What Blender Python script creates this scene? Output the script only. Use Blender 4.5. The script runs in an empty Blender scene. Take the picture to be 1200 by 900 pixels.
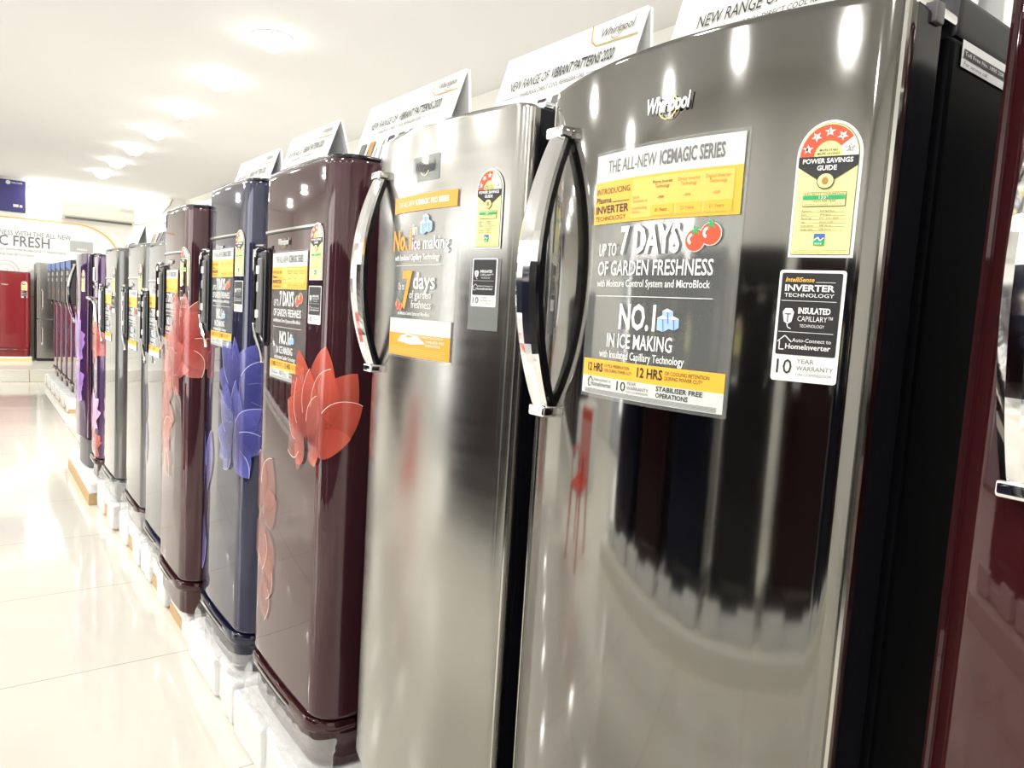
import bpy, bmesh, math, random
from mathutils import Vector, Matrix, noise

C = bpy.context.scene
COL = C.collection
U = 0.72                      # metres per layout unit; every length below is in layout units
PI = math.pi
EYE = 1.9

# ------------------------------------------------------------------ camera, world, lights, exposure
cam_d = bpy.data.cameras.new('camera')
cam = bpy.data.objects.new('camera', cam_d)
COL.objects.link(cam)
C.camera = cam
FPX, WPX = 863.0, 1200.0
cam_d.sensor_width = 36.0
cam_d.lens = FPX / WPX * 36.0
cam_d.clip_start = 0.02


def _dir(x, y):
    return Vector((x - 600.0, y - 450.0, FPX)).normalized()


_Y = _dir(-40, 328)
_D = _dir(40, 9500)
_D = (_D - _Y * _D.dot(_Y)).normalized()
_Z = -_D
_X = _Y.cross(_Z)
R = Matrix((_X, _Y, _Z))      # world axes from picture axes (right, down, forward)
cx, cy, cz = R @ Vector((1, 0, 0)), R @ Vector((0, -1, 0)), R @ Vector((0, 0, -1))
cam.matrix_world = Matrix(((cx.x, cy.x, cz.x, 0), (cx.y, cy.y, cz.y, 0), (cx.z, cy.z, cz.z, EYE * U), (0, 0, 0, 1)))

C.view_settings.view_transform = 'Standard'
C.view_settings.look = 'None'
C.view_settings.gamma = 1.0
C.view_settings.use_curve_mapping = False
C.view_settings.exposure = 0.48
C.cycles.use_denoising = True
C.cycles.max_bounces = 10
C.cycles.diffuse_bounces = 5
C.cycles.glossy_bounces = 6
C.cycles.transparent_max_bounces = 12
C.cycles.sample_clamp_indirect = 8.0

LAMP_W = 20.0                 # each ceiling downlight
DAY_W = 80.0                 # daylight through the shop entrance

world = bpy.data.worlds.new('world')
C.world = world
world.use_nodes = True
world.node_tree.nodes['Background'].inputs[0].default_value = (0.95, 0.98, 1.0, 1)
world.node_tree.nodes['Background'].inputs[1].default_value = 0.7

day = bpy.data.lights.new('daylight', 'AREA')
day.shape = 'RECTANGLE'
day.size, day.size_y = 2.2, 3.4
day.energy = DAY_W
day.color = (1.0, 0.98, 0.94)
day_o = bpy.data.objects.new('daylight', day)
COL.objects.link(day_o)
day_o.location = (-5.9 * U, 6.1 * U, 2.0 * U)
day_o.rotation_euler = (0, math.radians(-90), 0)


# ------------------------------------------------------------------ materials
def principled(name, col, rough=0.5, metal=0.0, ior=1.5, coat=0.0, coat_rough=0.03, emit=None, es=0.0, alpha=1.0, trans=0.0, bump=None):
    m = bpy.data.materials.new(name)
    m.use_nodes = True
    nt = m.node_tree
    b = nt.nodes['Principled BSDF']
    b.inputs['Base Color'].default_value = (*col, 1)
    b.inputs['Roughness'].default_value = rough
    b.inputs['Metallic'].default_value = metal
    b.inputs['IOR'].default_value = ior
    b.inputs['Coat Weight'].default_value = coat
    b.inputs['Coat Roughness'].default_value = coat_rough
    b.inputs['Transmission Weight'].default_value = trans
    b.inputs['Alpha'].default_value = alpha
    if emit:
        b.inputs['Emission Color'].default_value = (*emit, 1)
        b.inputs['Emission Strength'].default_value = es
    if bump:
        sc, st = bump
        t = nt.nodes.new('ShaderNodeTexCoord')
        n = nt.nodes.new('ShaderNodeTexNoise')
        n.inputs['Scale'].default_value = sc
        n.inputs['Detail'].default_value = 4
        bp = nt.nodes.new('ShaderNodeBump')
        bp.inputs['Strength'].default_value = st
        bp.inputs['Distance'].default_value = 0.02
        nt.links.new(t.outputs['Object'], n.inputs['Vector'])
        nt.links.new(n.outputs['Fac'], bp.inputs['Height'])
        nt.links.new(bp.outputs['Normal'], b.inputs['Normal'])
    return m


def dull(m, lv):
    m.node_tree.nodes['Principled BSDF'].inputs['Specular IOR Level'].default_value = lv
    return m


def streak(m, sx, sy, sz, lo, hi):
    """roughness streaks of brushed or lacquered sheet, stretched along the sheet"""
    nt = m.node_tree
    b = nt.nodes['Principled BSDF']
    t = nt.nodes.new('ShaderNodeTexCoord')
    mp = nt.nodes.new('ShaderNodeMapping')
    mp.inputs['Scale'].default_value = (sx, sy, sz)
    n = nt.nodes.new('ShaderNodeTexNoise')
    n.inputs['Scale'].default_value = 1.0
    n.inputs['Detail'].default_value = 5
    r = nt.nodes.new('ShaderNodeMapRange')
    r.inputs['To Min'].default_value = lo
    r.inputs['To Max'].default_value = hi
    nt.links.new(t.outputs['Object'], mp.inputs['Vector'])
    nt.links.new(mp.outputs['Vector'], n.inputs['Vector'])
    nt.links.new(n.outputs['Fac'], r.inputs['Value'])
    nt.links.new(r.outputs['Result'], b.inputs['Roughness'])
    return m


def film(name, col, mix_diff, rough=0.05):
    """clear plastic film: mostly see-through, faint white body, glossy skin"""
    m = bpy.data.materials.new(name)
    m.use_nodes = True
    nt = m.node_tree
    nt.nodes.remove(nt.nodes['Principled BSDF'])
    out = nt.nodes['Material Output']
    tr = nt.nodes.new('ShaderNodeBsdfTransparent')
    di = nt.nodes.new('ShaderNodeBsdfDiffuse')
    di.inputs['Color'].default_value = (*col, 1)
    gl = nt.nodes.new('ShaderNodeBsdfGlossy')
    gl.inputs['Roughness'].default_value = rough
    m1 = nt.nodes.new('ShaderNodeMixShader')
    m1.inputs[0].default_value = mix_diff
    m2 = nt.nodes.new('ShaderNodeMixShader')
    nt.links.new(tr.outputs[0], m1.inputs[1])
    nt.links.new(di.outputs[0], m1.inputs[2])
    m2.inputs[0].default_value = 0.025
    nt.links.new(m1.outputs[0], m2.inputs[1])
    nt.links.new(gl.outputs[0], m2.inputs[2])
    nt.links.new(m2.outputs[0], out.inputs['Surface'])
    return m


def petal_mat(name, c0, c1, alpha):
    """printed flower petal: colour runs from root to tip, ink partly see-through over the glossy sheet"""
    m = principled(name, c0, 0.25, coat=0.6)
    nt = m.node_tree
    b = nt.nodes['Principled BSDF']
    t = nt.nodes.new('ShaderNodeUVMap')
    s = nt.nodes.new('ShaderNodeSeparateXYZ')
    r = nt.nodes.new('ShaderNodeValToRGB')
    r.color_ramp.elements[0].color = (*c0, 1)
    r.color_ramp.elements[1].color = (*c1, 1)
    e = r.color_ramp.elements.new(0.55)
    e.color = (*[0.45 * p + 0.45 * q_ for p, q_ in zip(c0, c1)], 1)
    nt.links.new(t.outputs[0], s.inputs[0])
    nt.links.new(s.outputs[1], r.inputs[0])
    nt.links.new(r.outputs[0], b.inputs['Base Color'])
    b.inputs['Alpha'].default_value = alpha
    return m


def flat_ink(name, col):
    return principled(name, col, 0.45)


M = {}
M['steel_dark'] = streak(principled('dark_grey_steel', (0.24, 0.235, 0.222), 0.07, 1.0), 1, 1, 30, 0.05, 0.09)
M['steel_light'] = streak(principled('silver_brushed_steel', (0.37, 0.365, 0.345), 0.2, 1.0), 2, 2, 60, 0.15, 0.24)
M['steel_edge'] = principled('bright_steel_edge', (0.55, 0.54, 0.51), 0.12, 1.0)
M['chrome'] = principled('chrome', (0.86, 0.86, 0.88), 0.05, 1.0)
M['black_gloss'] = dull(principled('black_gloss_plastic', (0.006, 0.006, 0.008), 0.16), 0.35)
M['black_body'] = dull(principled('black_enamel', (0.003, 0.003, 0.004), 0.4), 0.03)
M['black_matte'] = principled('black_matte_plastic', (0.012, 0.012, 0.014), 0.5)
M['grey_plastic'] = principled('grey_plastic', (0.10, 0.10, 0.105), 0.35)
M['pale_grey_plastic'] = principled('pale_grey_plastic', (0.45, 0.45, 0.45), 0.35)


def lacquer(name, col, metal=0.27):
    return principled(name, col, 0.04, metal, 1.5, 0.35, 0.02)


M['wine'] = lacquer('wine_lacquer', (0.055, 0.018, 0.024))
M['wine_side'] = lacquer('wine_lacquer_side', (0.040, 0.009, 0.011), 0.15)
M['maroon'] = lacquer('maroon_lacquer', (0.05, 0.009, 0.011))
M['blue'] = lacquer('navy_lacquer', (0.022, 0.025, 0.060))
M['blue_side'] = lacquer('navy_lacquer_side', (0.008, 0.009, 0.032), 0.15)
M['slate'] = lacquer('slate_lacquer', (0.10, 0.105, 0.12))
M['grey_lac'] = lacquer('grey_lacquer', (0.11, 0.11, 0.105), 0.35)
M['purple'] = lacquer('purple_lacquer', (0.06, 0.022, 0.085))
M['red'] = principled('red_enamel', (0.20, 0.012, 0.018), 0.18, coat=0.5)
M['white_pl'] = principled('white_plastic', (0.80, 0.80, 0.78), 0.35)
M['foam'] = principled('polystyrene_foam', (0.72, 0.72, 0.71), 0.75, bump=(60, 0.25))
M['card'] = principled('brown_cardboard', (0.50, 0.34, 0.17), 0.8, bump=(20, 0.1))
M['wrap'] = film('crumpled_plastic_wrap', (0.85, 0.85, 0.83), 0.28, 0.12)
M['film'] = film('clear_sticker_film', (0.75, 0.78, 0.76), 0.14, 0.1)
M['film_grey'] = film('grey_tinted_film', (0.35, 0.37, 0.36), 0.55, 0.06)
M['white'] = flat_ink('ink_white', (0.86, 0.87, 0.86))
M['offwhite'] = flat_ink('ink_pale_grey', (0.66, 0.68, 0.66))
M['orange'] = flat_ink('ink_orange', (0.90, 0.36, 0.035))
M['amber'] = flat_ink('ink_amber', (0.92, 0.48, 0.05))
M['amber2'] = flat_ink('ink_pale_amber', (0.93, 0.56, 0.12))
M['ink'] = flat_ink('ink_black', (0.02, 0.02, 0.022))
M['ink_grey'] = flat_ink('ink_grey', (0.16, 0.16, 0.165))
M['ink_brown'] = flat_ink('ink_brown', (0.45, 0.24, 0.06))
M['yellow'] = flat_ink('ink_yellow', (0.88, 0.82, 0.36))
M['ink_red'] = flat_ink('ink_red', (0.78, 0.09, 0.035))
M['ink_green'] = flat_ink('ink_green', (0.02, 0.42, 0.14))
M['ink_blue'] = flat_ink('ink_blue', (0.06, 0.14, 0.45))
M['ink_ice'] = flat_ink('ink_ice_blue', (0.38, 0.55, 0.80))
M['gold'] = principled('gold', (0.80, 0.58, 0.16), 0.25, 0.8)
M['silver_letter'] = principled('silver_letters', (0.85, 0.85, 0.85), 0.25, 0.5)
M['navy'] = flat_ink('ink_navy', (0.035, 0.03, 0.16))
M['dark_wine'] = dull(principled('dark_wine_enamel', (0.018, 0.006, 0.007), 0.14), 0.2)
M['dark_navy'] = dull(principled('dark_navy_enamel', (0.006, 0.007, 0.016), 0.14), 0.2)
M['dark_grey'] = dull(principled('dark_grey_enamel', (0.018, 0.018, 0.018), 0.14), 0.2)
M['petal_red'] = petal_mat('petal_red', (0.22, 0.012, 0.010), (0.78, 0.14, 0.09), 0.72)
M['petal_ghost'] = petal_mat('petal_pale_red', (0.55, 0.08, 0.05), (0.90, 0.30, 0.23), 0.24)
M['petal_pink'] = petal_mat('petal_pink', (0.45, 0.03, 0.03), (0.90, 0.26, 0.22), 0.5)
M['petal_blue'] = petal_mat('petal_blue', (0.012, 0.012, 0.13), (0.16, 0.17, 0.62), 0.62)
M['petal_purple'] = petal_mat('petal_purple', (0.16, 0.05, 0.36), (0.55, 0.30, 0.80), 0.8)
M['petal_mauve'] = petal_mat('petal_mauve', (0.70, 0.10, 0.45), (0.90, 0.50, 0.75), 0.85)
M['petal_line'] = flat_ink('petal_outline', (0.98, 0.72, 0.62))
M['petal_line_blue'] = flat_ink('petal_outline_blue', (0.62, 0.66, 0.98))
M['lamp'] = principled('lamp_diffuser', (0.9, 0.9, 0.9), 0.5, emit=(1.0, 0.98, 0.93), es=14.0)
M['tube'] = principled('tube_light', (0.9, 0.9, 0.9), 0.5, emit=(1.0, 0.97, 0.90), es=9.0)
M['wall'] = principled('wall_paint', (0.84, 0.83, 0.79), 0.7, bump=(8, 0.03))
M['ceiling'] = principled('ceiling_paint', (0.69, 0.69, 0.69), 0.8, bump=(5, 0.03))
M['plinth'] = principled('plinth_tile', (0.80, 0.78, 0.70), 0.15)
M['chair'] = principled('red_chair_plastic', (0.60, 0.05, 0.025), 0.35)
M['ac'] = principled('cream_plastic', (0.84, 0.82, 0.74), 0.4)
M['frame'] = principled('aluminium_frame', (0.6, 0.6, 0.6), 0.35, 0.8)
M['glass'] = film('window_glass', (0.9, 0.9, 0.9), 0.02, 0.02)
M['wire'] = principled('grey_cable', (0.2, 0.2, 0.2), 0.5)
M['wood'] = principled('pale_wood', (0.78, 0.58, 0.28), 0.5, bump=(12, 0.1))


def floor_material():
    m = principled('polished_floor_tile', (0.8, 0.78, 0.7), 0.07, coat=0.3)
    nt = m.node_tree
    b = nt.nodes['Principled BSDF']
    t = nt.nodes.new('ShaderNodeTexCoord')
    mp = nt.nodes.new('ShaderNodeMapping')
    T = 1.155 * U
    mp.inputs['Location'].default_value = (-(1.10 * U) / T, -(4.02 * U) / T, 0)
    mp.inputs['Scale'].default_value = (1 / T, 1 / T, 1 / T)
    br = nt.nodes.new('ShaderNodeTexBrick')
    br.offset = 0.0
    br.inputs['Scale'].default_value = 1.0
    br.inputs['Mortar Size'].default_value = 0.0035
    br.inputs['Mortar Smooth'].default_value = 0.3
    br.inputs['Brick Width'].default_value = 1.0
    br.inputs['Row Height'].default_value = 1.0
    br.inputs['Color1'].default_value = (0.70, 0.67, 0.59, 1)
    br.inputs['Color2'].default_value = (0.72, 0.69, 0.61, 1)
    br.inputs['Mortar'].default_value = (0.44, 0.39, 0.30, 1)
    n = nt.nodes.new('ShaderNodeTexNoise')
    n.inputs['Scale'].default_value = 3.0
    n.inputs['Detail'].default_value = 6
    mx = nt.nodes.new('ShaderNodeMixRGB')
    mx.blend_type = 'MULTIPLY'
    mx.inputs[0].default_value = 0.06
    nt.links.new(t.outputs['Object'], mp.inputs['Vector'])
    nt.links.new(mp.outputs[0], br.inputs['Vector'])
    nt.links.new(t.outputs['Object'], n.inputs['Vector'])
    nt.links.new(br.outputs['Color'], mx.inputs[1])
    nt.links.new(n.outputs['Color'], mx.inputs[2])
    nt.links.new(mx.outputs[0], b.inputs['Base Color'])
    return m


M['floor'] = floor_material()


# ------------------------------------------------------------------ mesh builder
class MB:
    def __init__(s):
        s.v, s.f, s.fm, s.mats, s.uv, s.sm = [], [], [], [], {}, []

    def mi(s, m):
        m = M[m] if isinstance(m, str) else m
        if m not in s.mats:
            s.mats.append(m)
        return s.mats.index(m)

    def add(s, vs, fs, m, smooth=False):
        o = len(s.v)
        s.v += [tuple(p) for p in vs]
        i = s.mi(m)
        for f in fs:
            s.f.append([o + k for k in f])
            s.fm.append(i)
            s.sm.append(smooth)
        return o

    def bm(s, b, m, smooth=False):
        b.verts.index_update()
        s.add([v.co[:] for v in b.verts], [[v.index for v in f.verts] for f in b.faces], m, smooth)
        b.free()

    def box(s, x0, x1, y0, y1, z0, z1, m, bev=0.0, seg=2, rot=None, cuts=0, rough=0.0, seed=0.0):
        b = bmesh.new()
        bmesh.ops.create_cube(b, size=1.0)
        for v in b.verts:
            v.co = Vector(((x0 + x1) / 2 + v.co.x * (x1 - x0), (y0 + y1) / 2 + v.co.y * (y1 - y0), (z0 + z1) / 2 + v.co.z * (z1 - z0)))
        if bev:
            bmesh.ops.bevel(b, geom=b.edges[:], offset=bev, segments=seg, affect='EDGES', profile=0.5, clamp_overlap=True)
        if cuts:
            bmesh.ops.triangulate(b, faces=b.faces[:])
            bmesh.ops.subdivide_edges(b, edges=b.edges[:], cuts=cuts, use_grid_fill=True)
        if rough:
            for v in b.verts:
                v.co += noise.noise_vector(v.co * 14 + Vector((seed, seed * 2.7, 0))) * rough
        if rot:
            bmesh.ops.transform(b, matrix=rot, verts=b.verts[:])
        s.bm(b, m, bool(bev) or bool(rough))

    def prism(s, outline, z0, z1, m, e=0.0, smooth=True):
        """closed plan outline pulled up from z0 to z1, with a softened top and bottom rim of size e"""
        n = len(outline)
        mx = sum(p[0] for p in outline) / n
        my = sum(p[1] for p in outline) / n
        rx = max(abs(p[0] - mx) for p in outline)
        ry = max(abs(p[1] - my) for p in outline)

        def ring(k, z):
            return [(mx + (p[0] - mx) * (1 - k / rx), my + (p[1] - my) * (1 - k / ry), z) for p in outline]
        rings = [ring(0, z0), ring(0, z1)] if not e else [ring(e, z0), ring(e * .3, z0 + e * .3), ring(0, z0 + e), ring(0, z1 - e), ring(e * .3, z1 - e * .3), ring(e, z1)]
        vs = [p for r in rings for p in r]
        fs = []
        for a in range(len(rings) - 1):
            for i in range(n):
                j = (i + 1) % n
                fs.append([a * n + i, a * n + j, (a + 1) * n + j, (a + 1) * n + i])
        s.add(vs, fs, m, smooth)
        s.add(rings[0], [list(range(n - 1, -1, -1))], m)
        s.add(rings[-1], [list(range(n))], m)

    def tube(s, pts, r, m, n=10, cap=True):
        pts = [Vector(p) for p in pts]
        vs, fs = [], []
        up = None
        for i, p in enumerate(pts):
            d = (pts[min(i + 1, len(pts) - 1)] - pts[max(i - 1, 0)]).normalized()
            if up is None:
                up = d.orthogonal().normalized()
            up = (up - d * up.dot(d)).normalized()
            sd = d.cross(up)
            rr = r[i] if isinstance(r, (list, tuple)) else r
            for k in range(n):
                a = 2 * PI * k / n
                vs.append(p + (up * math.cos(a) + sd * math.sin(a)) * rr)
        for i in range(len(pts) - 1):
            for k in range(n):
                q = (k + 1) % n
                fs.append([i * n + k, i * n + q, (i + 1) * n + q, (i + 1) * n + k])
        if cap:
            fs.append(list(range(n - 1, -1, -1)))
            fs.append([(len(pts) - 1) * n + k for k in range(n)])
        s.add(vs, fs, m, True)

    def sweep(s, path, sect, m):
        """path: list of (point, half_width_y); sect(dir, hw) -> ring offsets (closed)"""
        rings = []
        for i, (p, hw) in enumerate(path):
            a = Vector(path[max(i - 1, 0)][0])
            b = Vector(path[min(i + 1, len(path) - 1)][0])
            d = (b - a).normalized()
            nrm = d.cross(Vector((0, 1, 0))).normalized()     # outward, away from the door
            rings.append([Vector(p) + Vector((0, q[0] * hw, 0)) + nrm * q[1] for q in sect])
        n = len(sect)
        vs = [p for r in rings for p in r]
        fs = []
        for a in range(len(rings) - 1):
            for i in range(n):
                j = (i + 1) % n
                fs.append([a * n + i, a * n + j, (a + 1) * n + j, (a + 1) * n + i])
        fs.append(list(range(n)))
        fs.append([(len(rings) - 1) * n + k for k in range(n - 1, -1, -1)])
        s.add(vs, fs, m, False)

    def disc(s, c, r, z0, z1, m, n=32):
        ol = [(c[0] + r * math.cos(2 * PI * k / n), c[1] + r * math.sin(2 * PI * k / n)) for k in range(n)]
        s.prism(ol, z0, z1, m)

    def mesh(s, name):
        me = bpy.data.meshes.new(name)
        me.from_pydata([(x * U, y * U, z * U) for x, y, z in s.v], [], s.f)
        for m in s.mats:
            me.materials.append(m)
        me.polygons.foreach_set('material_index', s.fm)
        me.polygons.foreach_set('use_smooth', s.sm)
        if s.uv:
            l = me.uv_layers.new(name='UVMap')
            for i, lp in enumerate(me.loops):
                l.data[i].uv = s.uv.get(lp.vertex_index, (0, 0))
        me.update()
        if any(s.sm):
            me.set_sharp_from_angle(angle=math.radians(38))
        return me

    def build(s, name, parent=None, loc=(0, 0, 0)):
        o = place(name, s.mesh(name), parent, loc)
        if any(s.sm):
            w = o.modifiers.new('weighted', 'WEIGHTED_NORMAL')
            w.mode = 'FACE_AREA'
            w.weight = 100
            w.keep_sharp = True
        return o


def place(name, me, parent=None, loc=(0, 0, 0)):
    o = bpy.data.objects.new(name, me)
    COL.objects.link(o)
    o.location = Vector(loc) * U
    if parent:
        o.parent = parent
    return o


def tag(o, label, cat, group=None):
    o['label'] = label
    o['category'] = cat
    if group:
        o['group'] = group
    return o


def thing(name, label, cat, loc, rz=0.0, group=None):
    o = bpy.data.objects.new(name, None)
    COL.objects.link(o)
    o.empty_display_size = 0.1
    o.location = Vector(loc) * U
    o.rotation_euler = (0, 0, rz)
    return tag(o, label, cat, group)


def struct(name, mb):
    o = mb.build(name)
    o['kind'] = 'structure'
    return o


def dup(root, loc, rz=None, label=None, group=None):
    kids = {}
    for o in list(COL.objects):
        if o.parent:
            kids.setdefault(o.parent.name, []).append(o)

    def cp(o, par):
        c = o.copy()
        COL.objects.link(c)
        if par:
            c.parent = par
        for ch in kids.get(o.name, []):
            cp(ch, c)
        return c
    r = cp(root, None)
    r.location = Vector(loc) * U
    if rz is not None:
        r.rotation_euler = (0, 0, rz)
    if label:
        r['label'] = label
    if group:
        r['group'] = group
    return r


# ------------------------------------------------------------------ printed matter
_tc = {}


def glyphs(s, bold, shear, res):
    k = (s, bold, shear, res)
    if k not in _tc:
        cu = bpy.data.curves.new('lettering', 'FONT')
        cu.body = s
        cu.size = 1.0
        cu.resolution_u = res
        cu.offset = bold
        cu.shear = shear
        cu.fill_mode = 'FRONT'
        ob = bpy.data.objects.new('lettering', cu)
        COL.objects.link(ob)
        dg = bpy.context.evaluated_depsgraph_get()
        me = bpy.data.meshes.new_from_object(ob.evaluated_get(dg))
        vs = [v.co[:2] for v in me.vertices]
        fs = [list(p.vertices) for p in me.polygons]
        bpy.data.objects.remove(ob)
        bpy.data.curves.remove(cu)
        bpy.data.meshes.remove(me)
        _tc[k] = (vs, fs, min(v[0] for v in vs), max(v[0] for v in vs))
    return _tc[k]


CAP = 0.73
LAY = 0.0007


class Print:
    """flat artwork laid on a surface; coordinates (a, b) run right and up as one reads it"""
    def __init__(s, mb, fmap, seg=0.05):
        s.mb, s.f, s.seg = mb, fmap, seg

    def rect(s, a0, b0, a1, b1, m, l=0):
        n = max(1, int(math.ceil(abs(a1 - a0) / s.seg)))
        vs, fs = [], []
        for i in range(n + 1):
            a = a0 + (a1 - a0) * i / n
            vs += [s.f(a, b0, l), s.f(a, b1, l)]
        for i in range(n):
            fs.append([2 * i, 2 * i + 2, 2 * i + 3, 2 * i + 1])
        s.mb.add(vs, fs, m)

    def poly(s, pts, m, l=0):
        s.mb.add([s.f(a, b, l) for a, b in pts], [list(range(len(pts)))], m)

    def ring(s, c, r0, r1, a0, a1, m, l=0, n=24, ky=1.0):
        vs, fs = [], []
        for i in range(n + 1):
            t = math.radians(a0 + (a1 - a0) * i / n)
            for r in (r0, r1):
                vs.append(s.f(c[0] + r * math.cos(t), c[1] + r * ky * math.sin(t), l))
        for i in range(n):
            fs.append([2 * i, 2 * i + 1, 2 * i + 3, 2 * i + 2])
        s.mb.add(vs, fs, m)

    def disc(s, c, r, m, l=0, n=24, ky=1.0):
        s.poly([(c[0] + r * math.cos(2 * PI * i / n), c[1] + ky * r * math.sin(2 * PI * i / n)) for i in range(n)], m, l)

    def star(s, c, r, m, l=0, rot=0, ri=0.42):
        s.poly([(c[0] + (r if i % 2 == 0 else r * ri) * math.cos(PI / 2 + rot + i * PI / 5), c[1] + (r if i % 2 == 0 else r * ri) * math.sin(PI / 2 + rot + i * PI / 5)) for i in range(10)], m, l)

    def line(s, pts, w, m, l=0):
        for (a0, b0), (a1, b1) in zip(pts, pts[1:]):
            d = math.hypot(a1 - a0, b1 - b0) or 1e-9
            nx, ny = -(b1 - b0) / d * w / 2, (a1 - a0) / d * w / 2
            s.poly([(a0 - nx, b0 - ny), (a1 - nx, b1 - ny), (a1 + nx, b1 + ny), (a0 + nx, b0 + ny)], m, l)

    def text(s, t, a0, b0, w, h, m, l=2, bold=0.0, shear=0.0, res=2):
        """lettering with its base line at b0, capitals h tall, stretched to be w wide"""
        vs, fs, x0, x1 = glyphs(t, bold, shear, res)
        k = w / (x1 - x0)
        s.mb.add([s.f(a0 + (x - x0) * k, b0 + y / CAP * h, l) for x, y in vs], fs, m)


def flat_map(x):
    return lambda a, b, l=0: (x - 0.002 - l * LAY, -a, b)


def on_front(xf, a_off, b_off):
    return lambda a, b, l=0: (xf(-(a + a_off)) - 0.003 - l * LAY, -(a + a_off), b + b_off)


def scaled(f, w, h):
    return lambda a, b, l=0: f(a * w, b * h, l)


def energy_label(f, w, h, stars, name='energy_label', detail=True):
    """star-rating label: coordinates 1 wide x 2.3 tall"""
    mb = MB()
    p = Print(mb, scaled(f, w, h / 2.3), 0.2)

    def dome(i):
        pts = [(i, i), (1 - i, i)]
        for k in range(25):
            t = PI * k / 24
            pts.append((0.5 + (0.5 - i) * math.cos(t), 1.70 + (0.6 - i) * math.sin(t)))
        return pts
    p.poly(dome(0), 'white', 0)
    p.poly(dome(0.045), 'ink_grey', 1)
    p.poly(dome(0.055), 'yellow', 2)
    c = (0.5, 1.70)
    p.ring(c, 0.22, 0.435, 180, 36, 'ink_red', 3, 20, 1.2)
    p.ring(c, 0.22, 0.435, 36, 0, 'white', 3, 8, 1.2)
    for k in range(5):
        t = math.radians(162 - 36 * k)
        q = (c[0] + 0.335 * math.cos(t), c[1] + 0.335 * 1.2 * math.sin(t))
        if k < stars:
            p.star(q, 0.088, 'white', 4, t - PI / 2)
        else:
            if k < 4:
                p.ring(c, 0.22, 0.435, 180 - 36 * k, 144 - 36 * k, 'white', 4, 8, 1.2)
            p.star(q, 0.085, 'ink_grey', 5, t - PI / 2)
            p.star(q, 0.072, 'white', 6, t - PI / 2)
        if detail:
            p.text(str(k + 1), q[0] - 0.016, q[1] - 0.03, 0.032, 0.055, 'ink', 7)
    p.text('MORE STARS', 0.36, 1.785, 0.28, 0.038, 'ink', 3, 0.01)
    p.text('MORE SAVINGS', 0.33, 1.725, 0.34, 0.038, 'ink', 3, 0.01)
    p.poly([(0.05, 1.70), (0.05, 1.53), (0.5, 1.22), (0.95, 1.53), (0.95, 1.70)], 'ink', 3)
    p.text('POWER SAVINGS', 0.12, 1.585, 0.76, 0.082, 'white', 4, 0.03)
    p.text('GUIDE', 0.35, 1.465, 0.30, 0.085, 'white', 4, 0.03)
    p.disc((0.5, 1.285), 0.135, 'ink', 4)
    p.disc((0.5, 1.285), 0.122, 'yellow', 5)
    p.disc((0.5, 1.285), 0.05, 'ink_brown', 6, 12, 1.3)
    p.rect(0.17, 0.86, 0.83, 1.10, 'ink', 3)
    p.rect(0.178, 0.868, 0.822, 1.092, 'yellow', 4)
    p.rect(0.178, 0.975, 0.822, 1.045, 'ink_green', 5)
    p.text('ELECTRICITY CONSUMPTION', 0.2, 1.053, 0.6, 0.032, 'ink', 5)
    p.text('133*' if stars == 4 else '187*', 0.43, 0.985, 0.15, 0.05, 'white', 6, 0.02)
    p.text('UNITS PER YEAR', 0.33, 0.932, 0.36, 0.032, 'ink', 5)
    p.text('Label Period : 1st Jan 2020 - 31st Dec 2021', 0.2, 0.885, 0.6, 0.022, 'ink', 5)
    if detail:
        rows = [('Appliance', 'Refrigerator'), ('Brand', 'Whirlpool'), ('Model/Year', 'DC / 215 / 2020'), ('Type', 'Direct Cool'), ('Gross volume', '200 litres'), ('Storage volume', '200 litres')]
        for k, (x, y) in enumerate(rows):
            b = 0.775 - 0.062 * k
            p.text(x, 0.17, b, min(0.2, 0.017 * len(x)), 0.03, 'ink', 3)
            p.text(y, 0.46, b, 0.019 * len(y), 0.03, 'ink', 3)
            p.rect(0.16, b - 0.014, 0.84, b - 0.009, 'ink', 3)
    else:
        for k in range(6):
            p.rect(0.17, 0.765 - 0.062 * k, 0.8, 0.785 - 0.062 * k, 'ink_grey', 3)
    p.rect(0.40, 0.20, 0.57, 0.30, 'ink_green', 3)
    p.rect(0.40, 0.30, 0.57, 0.40, 'ink_blue', 3)
    p.line([(0.41, 0.29), (0.47, 0.34), (0.50, 0.28), (0.56, 0.33)], 0.02, 'white', 4)
    p.text('BEE', 0.43, 0.215, 0.11, 0.035, 'white', 4)
    p.text('*Under test conditions when tested in accordance to Indian Standards', 0.1, 0.115, 0.8, 0.02, 'ink', 3)
    p.text('Actual electricity consumption will depend on how the appliance is being used', 0.1, 0.08, 0.8, 0.02, 'ink', 3)
    return mb


def house(p, a, b, s, m, l, w):
    p.line([(a, b + 0.55 * s), (a + 0.5 * s, b + s), (a + s, b + 0.55 * s)], w, m, l)
    p.line([(a + 0.15 * s, b + 0.6 * s), (a + 0.15 * s, b), (a + 0.5 * s, b)], w, m, l)


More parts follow.
